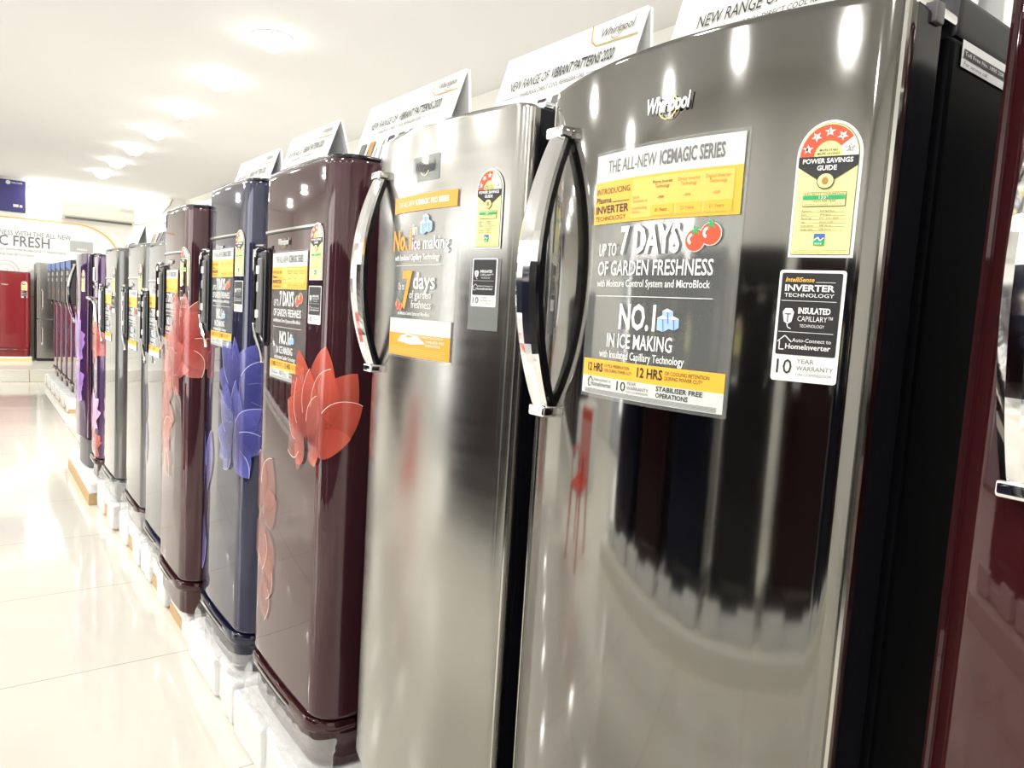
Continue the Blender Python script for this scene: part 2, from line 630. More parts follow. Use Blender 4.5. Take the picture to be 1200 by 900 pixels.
def feature_label(f, w, h, inverter=True):
    """black label on a white rounded border: coordinates 1 wide x 1.75 tall"""
    mb = MB()
    p = Print(mb, scaled(f, w, h / 1.75), 0.2)

    def rr(a0, b0, a1, b1, r):
        pts = []
        for (cx_, cy_, t0) in ((a1 - r, b1 - r, 0), (a0 + r, b1 - r, 90), (a0 + r, b0 + r, 180), (a1 - r, b0 + r, 270)):
            for k in range(6):
                t = math.radians(t0 + 18 * k)
                pts.append((cx_ + r * math.cos(t), cy_ + r * math.sin(t)))
        return pts
    p.poly(rr(0, 0, 1, 1.75, 0.05), 'white', 0)
    p.poly(rr(0.045, 0.42, 0.955, 1.705, 0.03), 'ink', 1)
    if inverter:
        p.text('IntelliSense', 0.11, 1.565, 0.44, 0.075, 'amber2', 2, 0.015, 0.25)
        p.rect(0.57, 1.56, 0.86, 1.567, 'white', 2)
        p.text('INVERTER', 0.11, 1.425, 0.75, 0.10, 'white', 2, 0.03)
        p.text('TECHNOLOGY', 0.11, 1.33, 0.75, 0.06, 'white', 2, 0.008)
        p.rect(0.07, 1.265, 0.90, 1.273, 'white', 2)
        y = 0
    else:
        y = 0.16
    p.text('INSULATED', 0.35, 1.075 + y, 0.48, 0.095, 'white', 2, 0.035)
    p.text('CAPILLARY\u2122', 0.35, 0.955 + y, 0.52, 0.085, 'white', 2)
    p.text('TECHNOLOGY', 0.39, 0.86 + y, 0.37, 0.05, 'white', 2)
    p.poly([(0.11, 1.09 + y), (0.14, 0.94 + y), (0.2, 0.9 + y), (0.26, 0.94 + y), (0.29, 1.09 + y), (0.25, 1.15 + y), (0.15, 1.15 + y)], 'white', 2)
    p.line([(0.15, 1.06 + y), (0.25, 1.06 + y)], 0.014, 'ink', 3)
    p.line([(0.2, 1.06 + y), (0.2, 0.93 + y)], 0.014, 'ink', 3)
    p.line([(0.19, 0.9 + y), (0.21, 0.85 + y), (0.26, 0.83 + y)], 0.015, 'white', 2)
    p.rect(0.07, 0.775 + y * 1.0, 0.90, 0.783 + y, 'white', 2)
    y2 = y * 0.6
    house(p, 0.07, 0.50 + y2, 0.22, 'white', 2, 0.016)
    p.text('Auto-Connect to', 0.30, 0.625 + y2, 0.58, 0.065, 'white', 2)
    p.text('HomeInverter', 0.20, 0.515 + y2, 0.68, 0.085, 'white', 2, 0.015)
    p.text('10', 0.09, 0.12, 0.24, 0.24, 'ink', 2)
    p.text('YEAR', 0.40, 0.295, 0.26, 0.075, 'ink_grey', 2)
    p.text('WARRANTY', 0.40, 0.185, 0.55, 0.075, 'ink_grey', 2)
    p.text('ON COMPRESSOR', 0.40, 0.10, 0.54, 0.045, 'ink_grey', 2)
    return mb


def tomato(p, a, b, r, l):
    p.disc((a, b), r, 'white', l)
    p.disc((a, b), r * 0.92, 'ink_red', l + 1)
    p.ring((a - r * .2, b + r * .1), r * .25, r * .5, 100, 250, 'white', l + 2, 8)
    p.star((a, b + r * .8), r * .55, 'ink_green', l + 2, 0.3, 0.3)


def ice(p, a, b, s, l):
    for (x, y, k) in ((0, 0, 1.0), (0.75, 0.05, 0.85), (0.3, 0.45, 0.9)):
        q = [(a + x * s + dx * s * k, b + y * s + dy * s * k) for dx, dy in ((-.4, -.4), (.1, -.5), (.45, -.3), (.42, .3), (-.05, .48), (-.42, .3))]
        p.poly(q, 'ink_ice', l)
        p.poly([q[3], q[4], q[5], ((q[5][0] + q[3][0]) / 2, (q[5][1] + q[3][1]) / 2 - 0.05 * s)], 'white', l + 1)
        p.line([q[1], ((q[5][0] + q[3][0]) / 2, (q[5][1] + q[3][1]) / 2 - 0.05 * s)], 0.05 * s, 'ink_blue', l + 1)


def garden_sticker(f, w, h, detail=True):
    """clear promo sticker with white, orange and grey panels: coordinates 1 wide x 1.38 tall"""
    mb = MB()
    p = Print(mb, scaled(f, w, h / 1.38), 0.08)
    p.rect(-0.015, -0.02, 1.02, 1.40, 'film', 0)
    p.rect(0, 1.225, 1, 1.38, 'offwhite', 1)
    p.text('THE ALL-NEW', 0.11, 1.27, 0.38, 0.075, 'ink_grey', 2)
    p.text('ICEMAGIC SERIES', 0.515, 1.27, 0.385, 0.075, 'ink_grey', 2, 0.025)
    p.rect(0, 0.985, 1, 1.225, 'amber', 1)
    p.rect(0.33, 1.0, 0.96, 1.21, 'amber2', 2)
    p.text('INTRODUCING', 0.02, 1.155, 0.29, 0.034, 'ink', 2)
    p.text('Plasma', 0.02, 1.105, 0.14, 0.034, 'ink', 2, 0.01)
    p.rect(0.17, 1.103, 0.31, 1.107, 'ink', 2)
    p.text('INVERTER', 0.02, 1.045, 0.29, 0.045, 'ink', 2, 0.02)
    p.text('TECHNOLOGY', 0.02, 1.003, 0.27, 0.028, 'ink', 2)
    if detail:
        for k, (t, c) in enumerate((('Plasma Inverter', 'ink'), ('Direct Inverter', 'ink_brown'), ('Digital Inverter', 'ink_brown'))):
            a = 0.48 + 0.165 * k
            p.text(t, a, 1.172, 0.135, 0.019, c, 3)
            p.text('Technology', a + 0.02, 1.148, 0.095, 0.019, c, 3)
            p.text('~90W', a + 0.04, 1.09, 0.045, 0.018, c, 3)
            p.rect(a, 1.005, a + 0.15, 1.06, 'amber', 3)
            p.text('21 Years', a + 0.03, 1.025, 0.08, 0.019, c, 4)
        p.text('Starts', 0.34, 1.105, 0.05, 0.017, 'ink_brown', 3)
        p.text('Operation at', 0.34, 1.083, 0.11, 0.017, 'ink_brown', 3)
        p.text('Longstanding', 0.34, 1.047, 0.11, 0.017, 'ink_brown', 3)
        p.text('Lifetime', 0.34, 1.025, 0.06, 0.017, 'ink_brown', 3)
    p.text('UP TO', 0.08, 0.80, 0.155, 0.075, 'white', 2, 0.01)
    p.text('7 DAYS', 0.265, 0.81, 0.42, 0.155, 'white', 2, 0.03)
    tomato(p, 0.775, 0.865, 0.06, 2)
    tomato(p, 0.86, 0.895, 0.06, 2)
    p.text('OF GARDEN FRESHNESS', 0.08, 0.69, 0.81, 0.085, 'white', 2, 0.012)
    p.text('with Moisture Control System and MicroBlock', 0.08, 0.625, 0.80, 0.042, 'white', 2, 0.01)
    p.rect(0.08, 0.57, 0.90, 0.574, 'white', 2)
    p.text('NO.1', 0.30, 0.395, 0.27, 0.14, 'white', 2, 0.03)
    ice(p, 0.62, 0.435, 0.09, 2)
    p.text('IN ICE MAKING', 0.21, 0.285, 0.48, 0.082, 'white', 2, 0.015)
    p.text('with Insulated Capillary Technology', 0.15, 0.222, 0.62, 0.045, 'white', 2, 0.01)
    p.rect(0, 0.105, 1, 0.205, 'amber', 1)
    p.rect(0, 0.0, 1, 0.105, 'offwhite', 1)
    p.text('12 HRS', 0.05, 0.135, 0.14, 0.05, 'ink', 2, 0.02)
    p.text('12 HRS', 0.47, 0.135, 0.175, 0.055, 'ink', 2, 0.02)
    if detail:
        p.text('OF MILK PRESERVATION', 0.205, 0.165, 0.205, 0.019, 'ink', 2)
        p.text('EVEN DURING POWER CUT*', 0.205, 0.138, 0.225, 0.019, 'ink', 2)
        p.text('OF COOLING RETENTION', 0.66, 0.165, 0.26, 0.021, 'ink', 2)
        p.text('DURING POWER CUT*', 0.66, 0.138, 0.225, 0.021, 'ink', 2)
        house(p, 0.055, 0.045, 0.055, 'ink', 2, 0.006)
        p.text('Auto-connect to', 0.115, 0.078, 0.155, 0.02, 'ink_grey', 2)
        p.text('HomeInverter', 0.09, 0.048, 0.185, 0.028, 'ink_grey', 2, 0.01)
        p.text('10', 0.32, 0.045, 0.07, 0.055, 'ink', 2)
        p.text('YEAR', 0.40, 0.083, 0.07, 0.02, 'ink_grey', 2)
        p.text('WARRANTY', 0.40, 0.058, 0.16, 0.02, 'ink_grey', 2)
        p.text('ON COMPRESSOR', 0.40, 0.04, 0.16, 0.012, 'ink_grey', 2)
        p.text('STABILISER FREE', 0.61, 0.075, 0.28, 0.026, 'ink', 2, 0.02)
        p.text('OPERATIONS', 0.61, 0.04, 0.20, 0.026, 'ink', 2, 0.02)
        for k in range(5):
            p.rect(0.03, 0.006 + 0.0055 * k, 0.97, 0.008 + 0.0055 * k, 'ink_grey', 2)
    return mb


def ice_sticker(f, w, h):
    """clear promo sticker with orange bands: coordinates 1 wide x 1.33 tall"""
    mb = MB()
    p = Print(mb, scaled(f, w, h / 1.33), 0.08)
    p.rect(-0.015, -0.02, 1.02, 1.345, 'film', 0)
    p.rect(0, 1.20, 1, 1.33, 'orange', 1)
    p.text('THE ALL-NEW', 0.10, 1.245, 0.30, 0.045, 'white', 2)
    p.text('ICEMAGIC PRO SERIES', 0.42, 1.245, 0.48, 0.045, 'white', 2, 0.025)
    p.text('No.1', 0.01, 0.89, 0.36, 0.17, 'orange', 2, 0.03)
    p.text('in', 0.39, 1.005, 0.08, 0.10, 'white', 2, 0.01)
    ice(p, 0.56, 1.06, 0.12, 2)
    p.text('ice making', 0.39, 0.885, 0.54, 0.11, 'white', 2, 0.01)
    p.text('with Insulated Capillary Technology', 0.06, 0.80, 0.76, 0.05, 'white', 2, 0.012)
    p.rect(0.1, 0.755, 0.85, 0.759, 'white', 2)
    p.text('Up to', 0.16, 0.555, 0.12, 0.065, 'white', 2)
    p.text('7', 0.24, 0.41, 0.18, 0.31, 'orange', 2, 0.03)
    p.text('days', 0.44, 0.565, 0.33, 0.14, 'white', 2, 0.01)
    p.text('of garden', 0.38, 0.485, 0.34, 0.07, 'white', 2)
    p.text('freshness', 0.42, 0.405, 0.31, 0.07, 'white', 2)
    tomato(p, 0.16, 0.43, 0.045, 2)
    tomato(p, 0.22, 0.415, 0.035, 2)
    p.text('with Moisture Control System and MicroBlock', 0.17, 0.345, 0.55, 0.032, 'white', 2, 0.01)
    p.rect(0, 0.19, 1, 0.315, 'offwhite', 1)
    p.text('12 HRS', 0.08, 0.255, 0.14, 0.035, 'white', 2)
    p.text('IntelliSense', 0.52, 0.275, 0.24, 0.026, 'white', 2)
    p.text('INVERTER', 0.50, 0.215, 0.42, 0.05, 'white', 2, 0.02)
    p.rect(0, 0, 1, 0.19, 'orange', 1)
    p.text('TECHNOLOGY', 0.50, 0.165, 0.42, 0.02, 'white', 2)
    p.poly([(0.2, 0.12), (0.26, 0.17), (0.4, 0.19), (0.55, 0.175), (0.68, 0.12), (0.45, 0.105)], 'white', 2)
    p.text('STABILISER FREE', 0.68, 0.13, 0.25, 0.022, 'white', 2)
    p.text('OPERATIONS', 0.68, 0.10, 0.2, 0.022, 'white', 2)
    for k in range(5):
        p.rect(0.04, 0.02 + 0.012 * k, 0.95, 0.024 + 0.012 * k, 'amber2', 2)
    return mb


def badge(f, w, h, m='silver_letter'):
    mb = MB()
    p = Print(mb, scaled(f, w, h))
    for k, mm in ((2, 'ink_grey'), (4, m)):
        d = 0.012 if k == 2 else 0.0  # grey copy set off right and down: painted shadow of the letters
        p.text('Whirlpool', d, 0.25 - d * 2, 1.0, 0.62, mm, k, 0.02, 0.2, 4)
    pts = [(0.50 + 0.21 * math.cos(t), 0.42 + 0.46 * math.sin(t)) for t in [math.radians(-150 + 8 * i) for i in range(28)]]
    p.line(pts, 0.022, 'gold', 3)
    return mb


# ------------------------------------------------------------------ refrigerators
def bow_front(w, b, r=0.03):
    def xf(y):
        t = min(1.0, abs(2 * y / w))
        x = -b * (1 - t * t)
        d = abs(y) - (w / 2 - r)
        if d > 0:
            x += r - math.sqrt(max(0, r * r - min(d, r) ** 2))
        return x
    return xf


def slab_front(w, b, r=0.10):
    def xf(y):
        t = min(1.0, abs(2 * y / w))
        x = -b * (1 - t * t)
        d = abs(y) - (w / 2 - r)
        if d > 0:
            x += r - math.sqrt(max(0, r * r - min(d, r) ** 2))
        return x
    return xf


def plan(xf, w, depth, n=40):
    """door outline seen from above, front towards -x"""
    ys = []
    for i in range(n + 1):
        t = -1 + 2 * i / n
        ys.append(w / 2 * math.sin(t * PI / 2))
    pts = [(xf(y), y) for y in ys]
    return [(depth, -w / 2)] + pts[:] + [(depth, w / 2)] if pts[0][0] < depth else pts


def front_shell(mb, xf, w, depth, z0, z1, m, m_side, e=0.012):
    """door skin: the sheet on the front, another colour on the two flanks"""
    ol = plan(xf, w, depth)
    mb.prism(list(reversed(ol)), z0, z1, m, e)


def bow_handle(root, xf, yc, z0, z1, out=0.085, m='chrome'):
    xb = xf(yc)
    n = 28

    def path(o, end):
        r = []
        for i in range(n + 1):
            s = i / n
            k = 1 - abs(2 * s - 1) ** 2.0
            r.append(((xb - end - (o) * k, yc, z0 + (z1 - z0) * s), 0.021 + 0.012 * k ** 0.6))
        return r
    h = MB()
    h.sweep(path(out, 0.014), [(-1, -0.004), (-1, 0.004), (-0.6, 0.011), (0, 0.013), (0.6, 0.011), (1, 0.004), (1, -0.004)], m)
    ho = h.build('handle', root)
    g = MB()
    g.sweep(path(out, 0.014), [(-0.92, -0.018), (-0.92, -0.0045), (0.92, -0.0045), (0.92, -0.018)], 'black_gloss')
    g.build('handle_grip', ho)
    for (a, b) in ((z0 - 0.012, z0 + 0.012), (z1 - 0.012, z1 + 0.012)):
        c = MB()
        c.box(xb - 0.034, xb + 0.003, yc - 0.026, yc + 0.026, a, b, m, 0.006)
        c.build('handle_cap', ho)
    return ho


def pocket_handle(root, w, z0, z1):
    """black grip panel with chrome rim at the opening edge of the door"""
    y1 = w / 2 - 0.045
    y0 = y1 - 0.125
    p = MB()
    p.box(-0.030, 0.03, y0, y1, z0, z1, 'black_gloss', 0.022, 3)
    po = p.build('handle', root)
    r = MB()
    r.box(-0.038, -0.020, y0 + 0.035, y1 - 0.03, z0 + 0.05, z1 - 0.04, 'grey_plastic', 0.010, 2)
    r.build('grip_recess', po)
    k = MB()
    pts = []
    for i in range(22):
        t = i / 21
        pts.append((-0.036, y1 - 0.004, z1 - 0.01 - (z1 - z0 - 0.10) * t))
    for i in range(1, 10):
        t = i / 9
        pts.append((-0.036, y1 - 0.004 - 0.122 * (t * t * (3 - 2 * t)), z0 + 0.09 - 0.155 * t))
    k.tube([(-0.03, y0 + 0.02, z1 + 0.004), (-0.036, y1 - 0.03, z1 + 0.006)] + pts, 0.009, 'chrome', 8)
    k.build('handle_rim', po)
    for zz in (z1 - 0.09, z0 + 0.13):
        q = MB()
        q.box(-0.044, -0.030, y0 + 0.055, y0 + 0.085, zz - 0.017, zz + 0.017, 'white_pl', 0.003)
        q.build('grip_clip', po)
    q = MB()
    q.box(-0.043, -0.032, y0 + 0.062, y0 + 0.08, z0 + 0.22, z0 + 0.26, 'pale_grey_plastic', 0.003)
    q.build('door_lock', po)
    return po


def petal_w(t):
    return 0.0 if t <= 0 or t >= 1 else (math.sin(PI * t ** 1.15)) ** 0.85 * 0.95


def petal(mb, f, a, b, ang, ln, wd, m, l, curl=0.0, line=None):
    n, k = 22, 14
    vs, fs = [], []
    o = len(mb.v)
    ca, sa = math.cos(ang), math.sin(ang)
    for i in range(n + 1):
        t = i / n
        hw = petal_w(t) * wd / 2
        for j in range(k + 1):
            s = -1 + 2 * j / k
            x, y = t * ln, s * hw + curl * ln * t * t
            vs.append(f(a + x * ca - y * sa, b + x * sa + y * ca, l))
            mb.uv[o + i * (k + 1) + j] = (j / k, t)
    for i in range(n):
        for j in range(k):
            q = i * (k + 1) + j
            fs.append([q, q + 1, q + k + 2, q + k + 1])
    mb.add(vs, fs, m, True)
    if line:
        pts = []
        for i in range(8, n + 1):
            t = i / n
            hw = petal_w(t) * wd / 2
            x, y = t * ln, hw + curl * ln * t * t
            pts.append((a + x * ca - y * sa, b + x * sa + y * ca))
        Print(mb, f).line(pts, 0.0022, line, l + 1)


def wrap_map(w, r=0.10, bulge=0.012):
    """runs along the front of a slab door and on round its corners"""
    e = w / 2 - r

    def f(a, b, l=0):
        o = 0.003 + l * LAY
        k = abs(a)
        sg = 1 if a >= 0 else -1
        if k <= e:
            return (-bulge * (1 - (2 * k / w) ** 2) - o, -a, b)
        t = min((k - e) / r, PI / 2)
        xb = -bulge * (1 - (2 * e / w) ** 2) * (1 - t / (PI / 2))
        back = max(0.0, k - e - r * PI / 2)
        return (xb + r - (r + o) * math.cos(t) + back, -sg * (e + (r + o) * math.sin(t)), b)
    return f


def flower(root, xf, spec, half, name='flower_print', wrap=None):
    """spec: list of (a, b, angle_deg, length, width, material, curl, line)"""
    mb = MB()
    f0 = wrap or on_front(xf, 0, 0)

    def f(a, b, l=0):
        return f0(max(-half, min(half, a)), b, l + 1.5)
    for i, (a, b, an, ln, wd, m, cu, li) in enumerate(spec):
        petal(mb, f, a, b, math.radians(an), ln, wd, m, 0.4 * i, cu, li)
    return mb.build(name, root)


def bloom(a, b, s, m, line, seed, lobes=13, tall=1.7):
    rnd = random.Random(seed)
    out = []
    for i in range(lobes):
        an = 90 + (i - (lobes - 1) / 2) * 300 / lobes + rnd.uniform(-10, 10)
        up = 0.5 + 0.5 * math.sin(math.radians(an))
        out.append((a, b, an, s * (0.75 + 0.45 * up) * rnd.uniform(0.85, 1.1) * tall / 1.5, s * rnd.uniform(0.50, 0.68), m, rnd.uniform(-0.2, 0.2), line if i % 2 == 0 else None))
    rnd.shuffle(out)
    return out


def plastic_skirt(root, xf, w, z0, z1, seed, name='plastic_wrap'):
    mb = MB()
    n, k = 70, 8
    vs, fs = [], []
    for i in range(n + 1):
        t = i / n
        y = -w / 2 - 0.012 + (w + 0.024) * t
        yy = max(-w / 2 + 0.001, min(w / 2 - 0.001, y))
        for j in range(k + 1):
            s = j / k
            d = noise.noise(Vector((t * 16, s * 3, seed))) * 0.012 + noise.noise(Vector((t * 5, s * 7, seed + 9))) * 0.008
            vs.append((xf(yy) - 0.022 + d - 0.02 * (1 - s), y, z0 + (z1 - z0) * s + 0.02 * noise.noise(Vector((t * 8, seed, j)))))
    for i in range(n):
        for j in range(k):
            q = i * (k + 1) + j
            fs.append([q, q + 1, q + k + 2, q + k + 1])
    mb.add(vs, fs, 'wrap', True)
    mb.build(name, root)


ZB = 0.21     # every refrigerator of the row stands on packing this high


def bow_fridge(label, x0, y0, y1, ztop, m, bulge, group=None, sticker=None, stars=None, inv=None, rz=0.0, zb=ZB, badge_at=None, edge='steel_edge', side='black_gloss', handle=True, body='black_body', service=False, loc=None, base='grey_plastic', flo=None, out=0.062, badge_ink='silver_letter'):
    w = y1 - y0
    root = thing('refrigerator', label, 'refrigerator', loc or (x0, (y0 + y1) / 2, zb), rz, group)
    H = ztop - zb
    xf = bow_front(w, bulge)
    D0 = 0.28                                   # lower end of the door skin above the base
    b = MB()
    b.box(0.135, 0.86, -w / 2, w / 2, 0.02, H - 0.02, body, 0.012)
    for (x, y) in ((0.2, w / 2 - 0.06), (0.2, -w / 2 + 0.06), (0.8, w / 2 - 0.06), (0.8, -w / 2 + 0.06)):
        b.disc((x, y), 0.025, 0.0, 0.03, 'black_matte', 12)
    b.build('body', root)
    d = MB()
    front_shell(d, xf, w, 0.030, D0, H, m, m)
    do = d.build('door', root)
    e = MB()
    e.box(0.028, 0.112, -w / 2 + 0.003, w / 2 - 0.003, D0, H - 0.004, side, 0.006)
    e.build('door_liner', do)
    for sgn in (-1, 1):
        t = MB()
        t.tube([(0.010, sgn * (w / 2 - 0.004), D0 + 0.01), (0.010, sgn * (w / 2 - 0.004), H - 0.01)], 0.0065, edge, 8)
        t.build('edge_strip', do)
    g = MB()
    g.box(0.112, 0.136, -w / 2 + 0.02, w / 2 - 0.02, D0 + 0.02, H - 0.03, 'black_matte')
    g.build('door_gasket', root)
    p = MB()
    ol = plan(bow_front(w - 0.02, bulge * 0.8, 0.05), w - 0.02, 0.2)
    p.prism(list(reversed([(x + 0.03, y) for x, y in ol])), 0.0, D0 - 0.015, base, 0.015)
    p.build('base_panel', root)
    h = MB()
    h.box(0.155, 0.42, -w / 2 + 0.002, -w / 2 + 0.065, H - 0.02, H + 0.045, 'black_matte', 0.012)
    h.box(0.045, 0.17, -w / 2 + 0.006, -w / 2 + 0.06, H - 0.004, H + 0.012, 'chrome', 0.004)
    h.box(0.075, 0.10, -w / 2 - 0.004, -w / 2 + 0.03, H - 0.022, H + 0.008, 'grey_plastic', 0.004)
    h.build('hinge_cover', root)
    if handle:
        bow_handle(root, xf, w / 2 - 0.096, 1.69 - 0.205 + (H + zb - 2.345) * 1.0, 1.69 + 0.345 + (H + zb - 2.345) * 1.0, out)
    if sticker:
        kind, a, bz, sw, sh = sticker
        fm = on_front(xf, a, bz - zb)
        (garden_sticker(fm, sw, sh) if kind == 'garden' else ice_sticker(fm, sw, sh)).build('promo_sticker', root)['label'] = 'clear promotional sticker with orange and grey panels'
    if stars:
        n, a, bz, sw, sh = stars
        energy_label(on_front(xf, a, bz - zb), sw, sh, n).build('energy_label', root)['label'] = 'yellow star rating label with rounded red top'
    if inv:
        full, a, bz, sw, sh = inv
        if not full:
            q = MB()
            Print(q, on_front(xf, a - 0.008, bz - zb), 0.05).rect(0, -0.055, sw + 0.016, sh, 'film_grey', -1)
            q.build('label_film', root)
        feature_label(on_front(xf, a, bz - zb), sw, sh, full).build('feature_label', root)['label'] = 'black and white feature label with ten year warranty'
    if badge_at:
        a, bz, sw, sh = badge_at
        badge(on_front(xf, a, bz - zb), sw, sh, badge_ink).build('brand_badge', root)
    if flo:
        [flower(root, xf, sp, w / 2 - 0.012) for sp in (flo if isinstance(flo[0], list) else [flo])]
    if service:
        q = MB()
        P = Print(q, lambda a, b, l=0: (a, -w / 2 - 0.002 - l * LAY, b))
        P.rect(0.165, H - 0.060, 0.44, H - 0.022, 'white', 0)
        P.rect(0.170, H - 0.046, 0.435, H - 0.034, 'ink', 1)
        P.text('Toll Free No. 1800 208 1800', 0.172, H - 0.043, 0.17, 0.006, 'white', 2)
        P.text('For service call', 0.172, H - 0.057, 0.08, 0.006, 'ink', 2)
        q.build('service_label', root)['label'] = 'white service label with a toll free number'
    return root


def slab_fridge(label, x0, y0, y1, ztop, m, m_side, group=None, sticker=None, stars=3, lab=None, rz=0.0, zb=ZB, flo=None, wrap=None, trim=True, loc=None, handle=True, stick_detail=True, crown=None, pocket=None):
    w = y1 - y0
    root = thing('refrigerator', label, 'refrigerator', loc or (x0, (y0 + y1) / 2, zb), rz, group)
    H = ztop - zb
    xf = slab_front(w, 0.012)
    D0 = 0.185
    b = MB()
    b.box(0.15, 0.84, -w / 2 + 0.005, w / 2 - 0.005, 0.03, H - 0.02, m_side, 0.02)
    for (x, y) in ((0.2, w / 2 - 0.06), (0.2, -w / 2 + 0.06), (0.78, w / 2 - 0.06), (0.78, -w / 2 + 0.06)):
        b.disc((x, y), 0.025, 0.0, 0.035, 'black_matte', 12)
    b.build('body', root)
    d = MB()
    ol = list(reversed(plan(xf, w, 0.145)))
    d.prism(ol, D0, H, m, 0.018)
    d.build('door', root)
    c = MB()
    c.prism([(x * 0.985 + 0.004, y * 0.985) for x, y in ol], H - 0.006, H + 0.012, 'black_gloss' if crown is None else crown, 0.006)
    c.build('top_cap', root)
    if trim:
        t = MB()
        z = H - 0.222
        P = Print(t, on_front(xf, 0, 0), 0.03)
        P.rect(-w / 2 + 0.03, z - 0.004, w / 2 - 0.13, z + 0.004, 'chrome', 2)
        P.rect(-w / 2 + 0.03, z - 0.010, w / 2 - 0.13, z - 0.004, 'black_gloss', 1)
        t.build('door_trim', root)
    dr = MB()
    ol2 = list(reversed(plan(slab_front(w - 0.02, 0.012, 0.11), w - 0.02, 0.16)))
    dr.prism([(x + 0.012, y) for x, y in ol2], 0.0, D0 - 0.05, m_side, 0.012)
    dr.prism([(x - 0.014, y) for x, y in ol2], D0 - 0.058, D0 - 0.006, m_side, 0.02)
    dro = dr.build('base_drawer', root)
    sl = MB()
    P = Print(sl, on_front(lambda y: xf(y) - 0.018, 0, 0), 0.04)
    P.rect(-w * 0.30, D0 - 0.040, w * 0.18, D0 - 0.030, 'black_matte', 1)
    P.rect(-w * 0.30, D0 - 0.030, w * 0.18, D0 - 0.026, 'chrome', 1)
    sl.build('drawer_grip', dro)
    if handle:
        z1 = H - 0.285
        pocket_handle(root, w, z1 - 0.40, z1)
    if flo:
        [flower(root, xf, sp, w / 2 + 0.09, wrap=wrap_map(w)) for sp in (flo if isinstance(flo[0], list) else [flo])]
    if sticker:
        a, bz, sw, sh = sticker
        garden_sticker(on_front(xf, a, bz - zb), sw, sh, stick_detail).build('promo_sticker', root)['label'] = 'clear promotional sticker with orange and grey panels'
    if lab:
        a, bz = lab
        energy_label(on_front(xf, a, bz - zb), 0.110, 0.20, stars, detail=stick_detail).build('energy_label', root)['label'] = 'yellow star rating label with rounded red top'
        feature_label(on_front(xf, a, bz - zb - 0.155), 0.108, 0.135, False).build('feature_label', root)['label'] = 'black and white feature label'
    badge(on_front(xf, -w * 0.17, H - 0.29), 0.12, 0.04).build('brand_badge', root)
    if wrap:
        plastic_skirt(root, xf, w, wrap[0], wrap[1], wrap[2])
    return root


# ------------------------------------------------------------------ the room
CEIL, XR, XL, YF, YB = 4.2, 4.43, -5.2, 20.0, -5.0
g = MB(); g.box(XL - .2, XR + .2, YB - .2, YF + .2, -0.1, 0.0, 'floor'); struct('floor', g)
g = MB(); g.box(XL - .2, XR + .2, YB - .2, YF + .2, CEIL, CEIL + 0.1, 'ceiling'); struct('ceiling', g)
g = MB(); g.box(XL, XR, YF, YF + 0.15, 0, CEIL, 'wall'); struct('wall_far', g)
g = MB(); g.box(XL, XR, YB - 0.15, YB, 0, CEIL, 'wall'); struct('wall_near', g)
g = MB(); g.box(XR, XR + 0.15, YB, YF, 0, CEIL, 'wall'); struct('wall_right', g)
WY0, WY1, WZ1 = 3.6, 8.6, 3.3            # glazed shop entrance in the left wall
g = MB()
g.box(XL - 0.15, XL, YB, WY0, 0, CEIL, 'wall')
g.box(XL - 0.15, XL, WY1, YF, 0, CEIL, 'wall')
g.box(XL - 0.15, XL, WY0, WY1, WZ1, CEIL, 'wall')
struct('wall_left', g)
g = MB()
for y in (WY0, (2 * WY0 + WY1) / 3, (WY0 + 2 * WY1) / 3, WY1 - 0.08):
    g.box(XL - 0.10, XL - 0.03, y, y + 0.08, 0, WZ1, 'frame')
g.box(XL - 0.10, XL - 0.03, WY0, WY1, WZ1 - 0.08, WZ1, 'frame')
g.box(XL - 0.10, XL - 0.03, WY0, WY1, 0, 0.08, 'frame')
wn = struct('window_1', g)
g = MB(); g.box(XL - 0.07, XL - 0.06, WY0 + 0.02, WY1 - 0.02, 0.04, WZ1 - 0.04, 'glass'); g.build('window_glass', wn)
# raised, tiled display step along the far wall
g = MB()
g.box(XL, XR, 17.0, YF, 0, 0.24, 'plinth', 0.01)
struct('trim_1', g)
g = MB()
for k in range(11):
    xx = 0.98 - 1.155 * 3 + 1.155 * k
    if xx < XR:
        g.box(xx - 0.006, xx + 0.006, 16.997, 17.004, 0.0, 0.239, 'ink_brown')
g.build('tile_joint', bpy.data.objects['trim_1'])

# ------------------------------------------------------------------ the main row, nearest first
F = {}
F[0] = bow_fridge('maroon refrigerator cut off by the right edge, chrome bow handle beside the black cabinet side', 1.10, -0.30, 0.437, 2.37, 'maroon', 0.06, edge='wine_side', side='wine_side', body='black_body', out=0.045)
F[1] = bow_fridge('large dark grey steel refrigerator in the foreground with chrome bow handle and four star label', 1.0, 0.523, 1.255, 2.358, 'steel_dark', 0.085,
                  sticker=('garden', -0.128, 1.9 - 0.135, 0.310, 0.426), stars=(4, 0.2555, 1.9 + 0.1055, 0.081, 0.189), inv=(True, 0.2475, 1.9 - 0.0725, 0.0845, 0.160),
                  badge_at=(-0.004, 1.9 + 0.330, 0.088, 0.042), service=True)
F[2] = bow_fridge('silver brushed steel refrigerator with chrome bow handle and orange ice making sticker', 1.0, 1.337, 2.07, 2.367, 'steel_light', 0.06,
                  sticker=('ice', -0.148, 1.9 - 0.129, 0.316, 0.419), stars=(3, 0.2325, 1.9 + 0.146, 0.079, 0.182), inv=(False, 0.2315, 1.9 + 0.012, 0.076, 0.112),
                  badge_at=(-0.022, 1.9 + 0.336, 0.092, 0.040), badge_ink='ink')
q = MB(); Print(q, on_front(bow_front(0.733, 0.06), 0, 0), 0.03).rect(-0.045, 1.9 + 0.322 - ZB, 0.085, 1.9 + 0.385 - ZB, 'film_grey', -1); q.build('badge_film', F[2])

